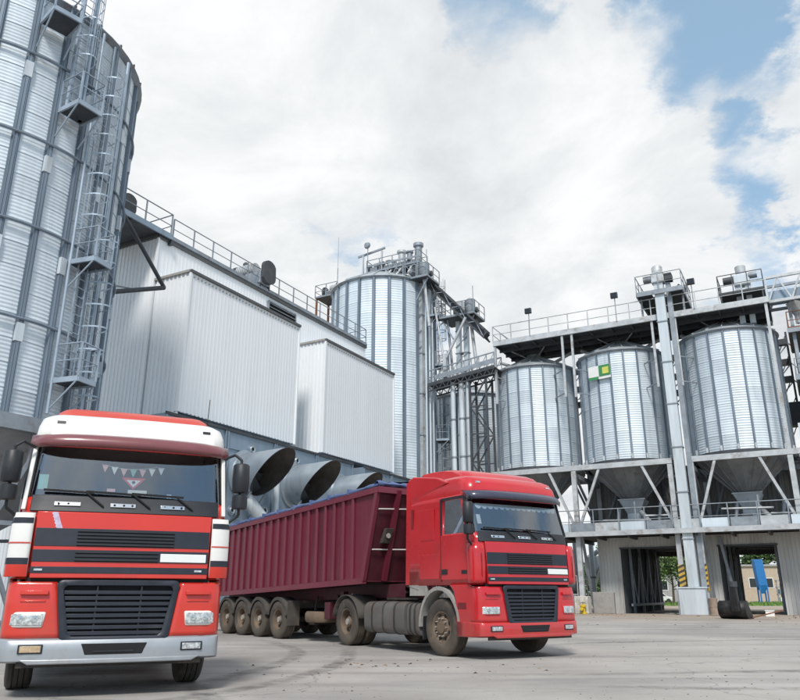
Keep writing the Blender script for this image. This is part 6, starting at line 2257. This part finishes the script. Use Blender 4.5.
    for i in range(25):
        x = -W - .08 + (2 * W + .16) * i / 24
        rows.append([(x, yT + .02 + .10 * math.cos(2 * math.pi * k / 8), zt(yT) + .12 + (.06 + .025 * math.sin(i * 1.9)) * math.sin(2 * math.pi * k / 8)) for k in range(8)])
    MB().grid(rows, True).build('tarp_roll', 'tarp_blue', t, smooth=60)
    for i in range(9):
        y = .2 + i * .95
        MB().box(-W - .09, -W + .1, y, y + .05, zt(y) + .03, zt(y) + .165).build('tarp_strap', 'tarp_blue', t)
    # undercarriage
    AX = (3.85, 5.08, 6.22, 7.36)
    for y in AX:
        for sd in (-1, 1):
            wheel(t, sd * 1.08, y, sd, .49, .36, 0, 'rear', 'tyre_dusty')
            rows = []
            for xx in (sd * .88, sd * 1.27):
                rows.append([(xx, y - .58 * math.cos(R(12) + R(156) * i / 10), .49 + .58 * math.sin(R(12) + R(156) * i / 10)) for i in range(11)])
            mg = MB().grid(rows).build('mudguard', 'mudguard', t, smooth=50, thick=.02)
            rows = []
            for rr in (.585, .50):
                rows.append([(sd * 1.272, y - rr * math.cos(R(12) + R(156) * i / 10), .49 + rr * math.sin(R(12) + R(156) * i / 10)) for i in range(11)])
            MB().grid(rows).build('guard_lip', 'mudguard', mg, smooth=50)
        MB().tube((-1.0, y, .49), (1.0, y, .49), .075, 10).build('axle', 'chassis', t)
    MB().box(-.9, .9, 3.4, 7.9, .78, .98).build('bogie_frame', 'chassis', t)
    for sd in (-1, 1):
        block(t, 'mud_flap', min(sd * .9, sd * 1.26), max(sd * .9, sd * 1.26), 3.24, 3.26, .35, .98, 'mudguard')
        # landing leg
        MB().box(sd * .86 - .07, sd * .86 + .07, .95, 1.10, .45, 1.2).box(sd * .86 - .14, sd * .86 + .14, .88, 1.16, .40, .45).build('landing_leg', 'maroon_dark', t)
        bar(t, 'leg_brace', (sd * .86, 1.0, .55), (sd * .5, 1.9, 1.1), .06, .06, 'chassis')
    # spare tyre lying in its carrier
    MB().lathe([(.28, .46), (.47, .46), (.51, .52), (.51, .66), (.47, .72), (.28, .72)], 32, (-.72, 2.2, 0)).build('spare_tyre', 'rim_dusty', t, smooth=50)
    bar(t, 'spare_carrier', (-1.1, 2.2, .43), (0, 2.2, .43), .3, .05, 'chassis')
    for y in (1.6, 2.8):
        bar(t, 'spare_hanger', (-.72, y, .43), (-.6, y, 1.1), .05, .05, 'chassis')
    block(t, 'tool_box', -1.15, -.65, 1.25, 1.5, .55, .95, 'maroon_dark', .02)
    for k in range(3):
        MB().path([(-.9 + k * .1, .6, 1.15), (-.95 + k * .1, .75, .75), (-.9 + k * .1, 1.2, .6), (-.85, 1.5, .9)], .014, 6).build('air_hose', 'white_line' if k == 0 else 'black_plastic', t)
    # rear bumper beam
    bar(t, 'rear_beam', (-1.1, yB - .1, .62), (1.1, yB - .1, .62), .1, .14, 'chassis')


trailer()

# ------------------------------------------------------------------ things at the foot of the row
def foot():
    k = sroot('plinth_block', 'whitewashed concrete block at the foot of the left column of the silo row', 'block', -13.5, 49.1, 0)
    MB().box(-13.95, -13.1, 48.75, 49.6, 0, 1.05).build('block', 'whitewash', k, bevel=.03)
    w = sroot('low_wall', 'low grey concrete wall between the white block and the loading shed', 'wall', -12.6, 50.2, 0)
    MB().box(-13.1, -11.75, 50.0, 50.35, 0, 1.3).build('wall', 'concrete', w, bevel=.03)
    y = sroot('yellow_valve', 'small yellow valve at the foot of the whitewashed block', 'valve', -13.35, 48.5, 0)
    MB().lathe([(.02, 0), (.22, 0), (.22, .08), (.12, .12), (.12, .38), (.20, .42), (.20, .5), (.10, .56), (.02, .58)], 16, (-13.35, 48.5, 0)).build('body', 'yellow_paint', y, smooth=40)
    MB().tube((-13.35, 48.3, .3), (-13.35, 48.1, .3), .1, 12).build('outlet', 'yellow_paint', y, smooth=40)
    MB().lathe([(.15, -.015), (.17, 0), (.15, .015)], 16, (-13.35, 48.5, .66), 'z').tube((-13.35, 48.5, .56), (-13.35, 48.5, .67), .02, 6).build('hand_wheel', 'hazard_black', y, smooth=40)
    # silver pipework behind the left column
    for j, (v, u, z0, z1, r) in enumerate(((-16.9, 62.0, 0, 6.4, .13), (-16.2, 62.5, 0, 5.5, .2), (-17.5, 62.3, 0, 6.5, .16))):
        p = sroot('service_pipe', ('left', 'right', 'middle')[(1 if v > -16.5 else (0 if v < -17.2 else 2))] + ' silver service pipe behind the left column of the row', 'pipe', v, u, 0, 'service pipes by the shed')
        rod(p, 'pipe', (v, u, z0), (v, u, z1), r, 'galv_pale')
        rod(p, 'collar', (v, u, 2.4), (v, u, 2.55), r + .07, 'mid_steel')
    c = sroot('cyclone', 'silver dust cyclone behind the left column of the silo row', 'cyclone', -16.6, 64.0, 0)
    MB().lathe([(.1, .9), (.14, 1.6), (.6, 3.0), (.6, 4.1), (.25, 4.3)], 24, (-16.6, 64.0, 0)).build('body', 'galv_pale', c, smooth=40)
    MB().tube((-16.6, 64.0, 4.2), (-15.9, 63.7, 4.6), .2, 12).build('outlet_duct', 'galv_pale', c, smooth=40)
    for q in (-.55, .55):
        bar(c, 'leg', (-16.6 + q, 64.0, 0), (-16.6 + q, 64.0, 3.3), .08, .08, 'light_steel')
    MB().tube((-16.6, 63.5, 2.3), (-15.8, 63.4, 3.4), .16, 12).build('inlet_duct', 'galv_pale', c, smooth=40)
    e = sroot('electric_motor', 'dark drum motor standing left of the low concrete wall', 'motor', -14.6, 50.6, 0)
    MB().tube((-15.0, 50.6, 1.6), (-14.2, 50.6, 1.6), .42, 18).build('drum', 'dark_steel', e, smooth=40)
    MB().box(-14.95, -14.25, 50.3, 50.9, 0, 1.2).build('stand', 'mid_steel', e)
    f = sroot('pipe_rail', 'grey pipe fence left of the low concrete wall', 'fence', -14.8, 50.0, 0)
    railing(f, [(-16.8, 49.9, 0), (-14.0, 49.9, 0)], 2.3, .9, 'light_steel', .035, toe=False)
    # black scoop dropped in front of the second bay
    b = root('loader_scoop', 'black loader scoop lying on the ground by the elevator boot', 'scoop', S(-4.0, 42.0, 0), SITE + math.pi * .93)
    poly = []
    r = .42
    prof = [(0.62, .02), (0.25, .0), (-.15, .03), (-.42, .2), (-.5, .48), (-.40, .74), (-.15, .86)]
    rows = []
    for x in (-.62, -.2, .25, .68):
        rows.append([(x, -p[0], p[1]) for p in prof])
    MB().grid(rows).build('bowl', 'black_scoop', b, smooth=60, thick=.03)
    for x in (-.62, .68):
        MB().add([(x, -p[0], p[1]) for p in prof], [tuple(range(len(prof)))]).build('cheek', 'black_scoop', b, thick=.03)
    MB().box(-.62, .68, -.66, -.54, .0, .03).build('cutting_edge', 'hub_steel', b)
    MB().prism([(-.45, .45, .35), (-.05, .45, .35), (-.12, .55, 1.55), (-.40, .55, 1.55)], (0, .3, 0)).build('chute', 'black_scoop', b, bevel=.04)
    MB().tube((-.28, .68, 1.5), (-.28, .68, 1.75), .2, 12).build('collar', 'dark_steel', b, smooth=40)
    MB().bar((-.62, -.45, .06), (-2.0, -.75, .42), .16, .06).build('drawbar', 'rust', b)
    d = sroot('tan_drum', 'tan drum standing between the elevator boot and the black scoop', 'drum', -5.75, 48.6, 0)
    MB().lathe([(.02, 0), (.24, 0), (.26, .03), (.24, .06), (.24, .45), (.26, .48), (.24, .5), (.24, .88), (.26, .92), (.24, .95), (.02, .95)], 20, (-5.75, 48.6, 0)).build('shell', 'tan_block', d, smooth=30)
    wb = sroot('white_box', 'small white box on the ground right of the black scoop', 'box', -2.75, 47.2, 0)
    MB().box(-2.98, -2.55, 47.0, 47.4, 0, .30).build('body', 'white_paint', wb, bevel=.02)
    MB().box(-3.0, -2.53, 46.98, 47.42, .30, .34).build('lid', 'white_paint', wb)


foot()


# ------------------------------------------------------------------ beyond the bays
def tree(label, x, y, h, rad, leaf, seed, n=3600):
    rnd = random.Random(seed)
    t = root('tree', label, 'tree', (x, y, 0), 0, 'trees beyond the plant')
    m = MB()
    m.tube((0, 0, 0), (.1, 0, h * .35), h * .028, 8, h * .018).tube((.1, 0, h * .35), (0, .1, h * .85), h * .018, 8, h * .005)
    tips = []
    for i in range(11):
        z = h * (.25 + .05 * i)
        a = rnd.uniform(0, 6.28)
        L_ = rad * rnd.uniform(.55, .95) * (1.15 - .05 * i)
        p = Vector((.08, .03, z))
        q = p + Vector((math.cos(a) * L_, math.sin(a) * L_, L_ * .55))
        m.tube(p, q, h * .008, 6, h * .002)
        tips += [q, p.lerp(q, .65)]
    m.build('trunk', 'bark', t, smooth=50)
    cl = [(q + Vector((rnd.uniform(-.6, .6), rnd.uniform(-.6, .6), rnd.uniform(-.2, .7))) * (rad / 3), rad * rnd.uniform(.22, .42)) for q in tips]
    cl += [(Vector((rnd.uniform(-.4, .4) * rad, rnd.uniform(-.4, .4) * rad, h * rnd.uniform(.5, .93))), rad * rnd.uniform(.25, .45)) for _ in range(10)]
    lf = MB()
    for i in range(n):
        c, r = rnd.choice(cl)
        d = Vector((rnd.gauss(0, 1), rnd.gauss(0, 1), rnd.gauss(0, .8))).normalized() * r * rnd.random() ** .4
        p = c + d
        s = h * rnd.uniform(.016, .032)
        a = Vector((rnd.gauss(0, 1), rnd.gauss(0, 1), rnd.gauss(0, .6))).normalized()
        b = a.cross(Vector((rnd.gauss(0, 1), rnd.gauss(0, 1), rnd.gauss(0, 1)))).normalized()
        lf.add([p - a * s, p + b * s * .6, p + a * s, p - b * s * .6], [(0, 1, 2, 3)])
    lf.build('crown', leaf, t, recalc=False)


def beyond():
    # grass beyond the yard
    g = MB()
    rnd = random.Random(3)
    for i in range(9000):
        x, y = rnd.uniform(20, 110), rnd.uniform(84, 118)
        h, w = rnd.uniform(.12, .38), rnd.uniform(.06, .16)
        a = rnd.uniform(0, 3.14)
        dx, dy = math.cos(a) * w, math.sin(a) * w
        g.add([(x - dx, y - dy, 0), (x + dx, y + dy, 0), (x + rnd.uniform(-.1, .1), y, h)], [(0, 1, 2)])
    g.grid([[(20, 84, .004), (110, 84, .004)], [(20, 118, .004), (110, 118, .004)]])
    o = g.build('grass_verge', 'grass', recalc=False)
    o['kind'] = 'stuff'
    # beige building
    b = root('beige_building', 'low beige building seen through the right loading bay', 'building', (56.5, 128, 0), R(-8))
    MB().box(-5.0, 5.5, 0, 8, 0, 5.6).build('wall', 'beige_wall', b)
    MB().box(-5.3, 5.8, -.3, 8.3, 5.6, 5.9).build('roof', 'grey_wall', b)
    for i in range(4):
        wn = MB().box(-4.2 + i * 2.5, -2.9 + i * 2.5, -.06, .02, 2.2, 3.8).build('window', 'white_paint', b)
        MB().box(-4.1 + i * 2.5, -3.0 + i * 2.5, -.075, -.06, 2.3, 3.7).build('pane', 'car_glass', wn)
    b = root('grey_building', 'grey flat-roofed building left of the beige one', 'building', (46.0, 126, 0), R(-8))
    MB().box(-5.0, 4.6, 0, 8, 0, 4.9).build('wall', 'grey_wall', b)
    MB().box(-5.2, 4.8, -.2, 8.2, 4.9, 5.15).build('roof', 'old_panel', b)
    for i in range(3):
        wn = MB().box(-4.0 + i * 2.8, -2.6 + i * 2.8, -.06, .02, 1.8, 3.4).build('window', 'white_paint', b)
        MB().box(-3.9 + i * 2.8, -2.7 + i * 2.8, -.075, -.06, 1.9, 3.3).build('pane', 'car_glass', wn)
    # blue hopper tower leaning in front
    b = root('blue_hopper', 'tall blue hopper standing before the beige building', 'hopper', (52.0, 112, 0), R(-6))
    MB().add([(-.6, -.6, 2.4), (.6, -.6, 2.4), (.6, .6, 2.4), (-.6, .6, 2.4), (-.85, -.6, 6.0), (.35, -.6, 6.0), (.35, .6, 6.0), (-.85, .6, 6.0)],
             [(0, 1, 5, 4), (1, 2, 6, 5), (2, 3, 7, 6), (3, 0, 4, 7), (4, 5, 6, 7), (0, 3, 2, 1)]).build('hopper_body', 'blue_paint', b, bevel=.04)
    MB().add([(-.6, -.6, 2.4), (.6, -.6, 2.4), (.6, .6, 2.4), (-.6, .6, 2.4), (-.2, -.2, 1.3), (.2, -.2, 1.3), (.2, .2, 1.3), (-.2, .2, 1.3)],
             [(0, 1, 5, 4), (1, 2, 6, 5), (2, 3, 7, 6), (3, 0, 4, 7)]).build('hopper_cone', 'blue_paint', b)
    for x in (-.5, .5):
        for y in (-.5, .5):
            bar(b, 'leg', (x, y, 0), (x, y, 2.45), .16, .16, 'blue_paint')
    # rack of grey equipment
    b = root('equipment_rack', 'grey equipment on a rack right of the blue hopper', 'rack', (56.6, 112, 0), R(-6))
    for i in range(5):
        bar(b, 'upright', (-2.4 + i * 1.2, 0, 0), (-2.4 + i * 1.2, 0, 3.1), .12, .12, 'mid_steel')
    for z in (1.2, 2.2, 3.1):
        bar(b, 'shelf', (-2.5, 0, z), (2.6, 0, z), .5, .1, 'mid_steel')
    for i in range(4):
        block(b, 'crate', -2.2 + i * 1.2, -1.4 + i * 1.2, -.3, .3, 1.26, 1.9, ('blue_steel', 'white_paint', 'galv', 'blue_paint')[i])
        block(b, 'crate', -2.2 + i * 1.2, -1.5 + i * 1.2, -.3, .3, .0, .8, ('white_paint', 'galv', 'grey_wall', 'mid_steel')[i])
    # parked cars
    for i, (x, y, lab) in enumerate(((46.6, 112, 'white parked car left of the blue hopper'), (43.2, 113, 'white parked car at the left in the right loading bay view'), (36.2, 110, 'white parked car seen through the left loading bay'))):
        c = root('parked_car', lab, 'car', (x, y, 0), R(-12), 'cars parked beyond the grass')
        MB().prism([(-2.1, -.85, .35), (2.1, -.85, .35), (2.15, -.85, .75), (1.2, -.85, .95), (.6, -.85, 1.42), (-1.1, -.85, 1.45), (-1.9, -.85, .98), (-2.15, -.85, .8)], (0, 1.7, 0)).build('body', 'car_white', c, bevel=.06)
        MB().prism([(1.05, -.87, .98), (.55, -.87, 1.36), (-1.05, -.87, 1.38), (-1.6, -.87, .98)], (0, 1.74, 0)).build('windows', 'car_glass', c)
        for xx in (-1.3, 1.3):
            for yy in (-.75, .75):
                MB().tube((xx, yy - .12, .32), (xx, yy + .12, .32), .32, 16).build('wheel', 'tyre', c, smooth=40)
    trees = [(63.5, 138, 13.5, 3.6, 'leaf', 'tall slender tree behind the beige building'),
             (70.5, 134, 9.0, 3.4, 'leaf_pale', 'green tree at the right edge of the right loading bay view'),
             (44.0, 118, 5.2, 3.0, 'leaf_pale', 'bushy tree beside the grey flat-roofed building'),
             (33.5, 96, 6.6, 3.4, 'leaf_pale', 'round tree seen through the left loading bay'),
             (38.5, 100, 6.8, 3.6, 'leaf', 'dark tree right of the round one in the left loading bay'),
             (29.0, 104, 7.5, 3.6, 'leaf', 'tree glimpsed between the left column and the shed')]
    for i, (x, y, h, r, lf, lab) in enumerate(trees):
        tree(lab, x, y, h, r, lf, 20 + i)
    h = MB()
    rnd = random.Random(9)
    for i in range(16000):
        x = rnd.uniform(-20, 130)
        y = 165 + rnd.uniform(-6, 6)
        hh = 4.5 + 2.2 * math.sin(x * .21) + 1.5 * math.sin(x * .53 + 1)
        z = rnd.random() ** .7 * hh
        a = Vector((rnd.gauss(0, 1), rnd.gauss(0, 1), rnd.gauss(0, 1))).normalized() * .45
        b = a.cross(Vector((rnd.gauss(0, 1), rnd.gauss(0, 1), rnd.gauss(0, 1)))).normalized() * .35
        p = Vector((x, y, z))
        h.add([p - a, p + b, p + a, p - b], [(0, 1, 2, 3)])
    o = h.build('far_wood', 'leaf', recalc=False)
    o['kind'] = 'stuff'


beyond()


# ------------------------------------------------------------------ litter on the concrete
def litter():
    rnd = random.Random(5)
    m, m2 = MB(), MB()

    def clod(mb, x, y, s):
        n = 5
        top = Vector((x + rnd.uniform(-.2, .2) * s, y + rnd.uniform(-.2, .2) * s, s * rnd.uniform(.25, .6)))
        ring = []
        for i in range(n):
            a = 2 * math.pi * (i + rnd.uniform(-.3, .3)) / n
            r = s * rnd.uniform(.6, 1.1)
            ring.append((x + r * math.cos(a), y + r * math.sin(a) * .8, 0.0))
        mb.add(ring + [tuple(top)], [(i, (i + 1) % n, n) for i in range(n)])
    patches = [(-.6, 13.8, .8, 26, .035), (1.1, 12.9, 1.0, 20, .03), (4.6, 10.9, .8, 26, .022), (-.9, 9.9, .7, 20, .018), (3.2, 8.6, 1.5, 20, .014), (6.5, 14, 2.2, 22, .02), (9.5, 20, 3.5, 22, .03), (-1.6, 12.0, .5, 8, .028), (1.0, 9.3, 1.4, 16, .016), (12, 33, 6, 40, .05), (20, 40, 5, 40, .05)]
    for (cx, cy, sp, n, s) in patches:
        for i in range(n):
            clod(m if rnd.random() < .6 else m2, cx + rnd.gauss(0, sp), cy + rnd.gauss(0, sp * .5), s * rnd.uniform(.35, 1.5))
    for i in range(1500):
        clod(m if rnd.random() < .4 else m2, rnd.uniform(-6, 24), 6 + 34 * rnd.random() ** 1.6, rnd.uniform(.004, .020))
    for i in range(160):
        q = S(rnd.uniform(-18, 2), rnd.uniform(44, 49.3), 0)
        clod(m2 if rnd.random() < .6 else m, q.x, q.y, rnd.uniform(.02, .08))
    o = m.build('mud_crumbs', 'debris', recalc=False)
    o['kind'] = 'stuff'
    o = m2.build('gravel_crumbs', 'debris_pale', recalc=False)
    o['kind'] = 'stuff'


litter()
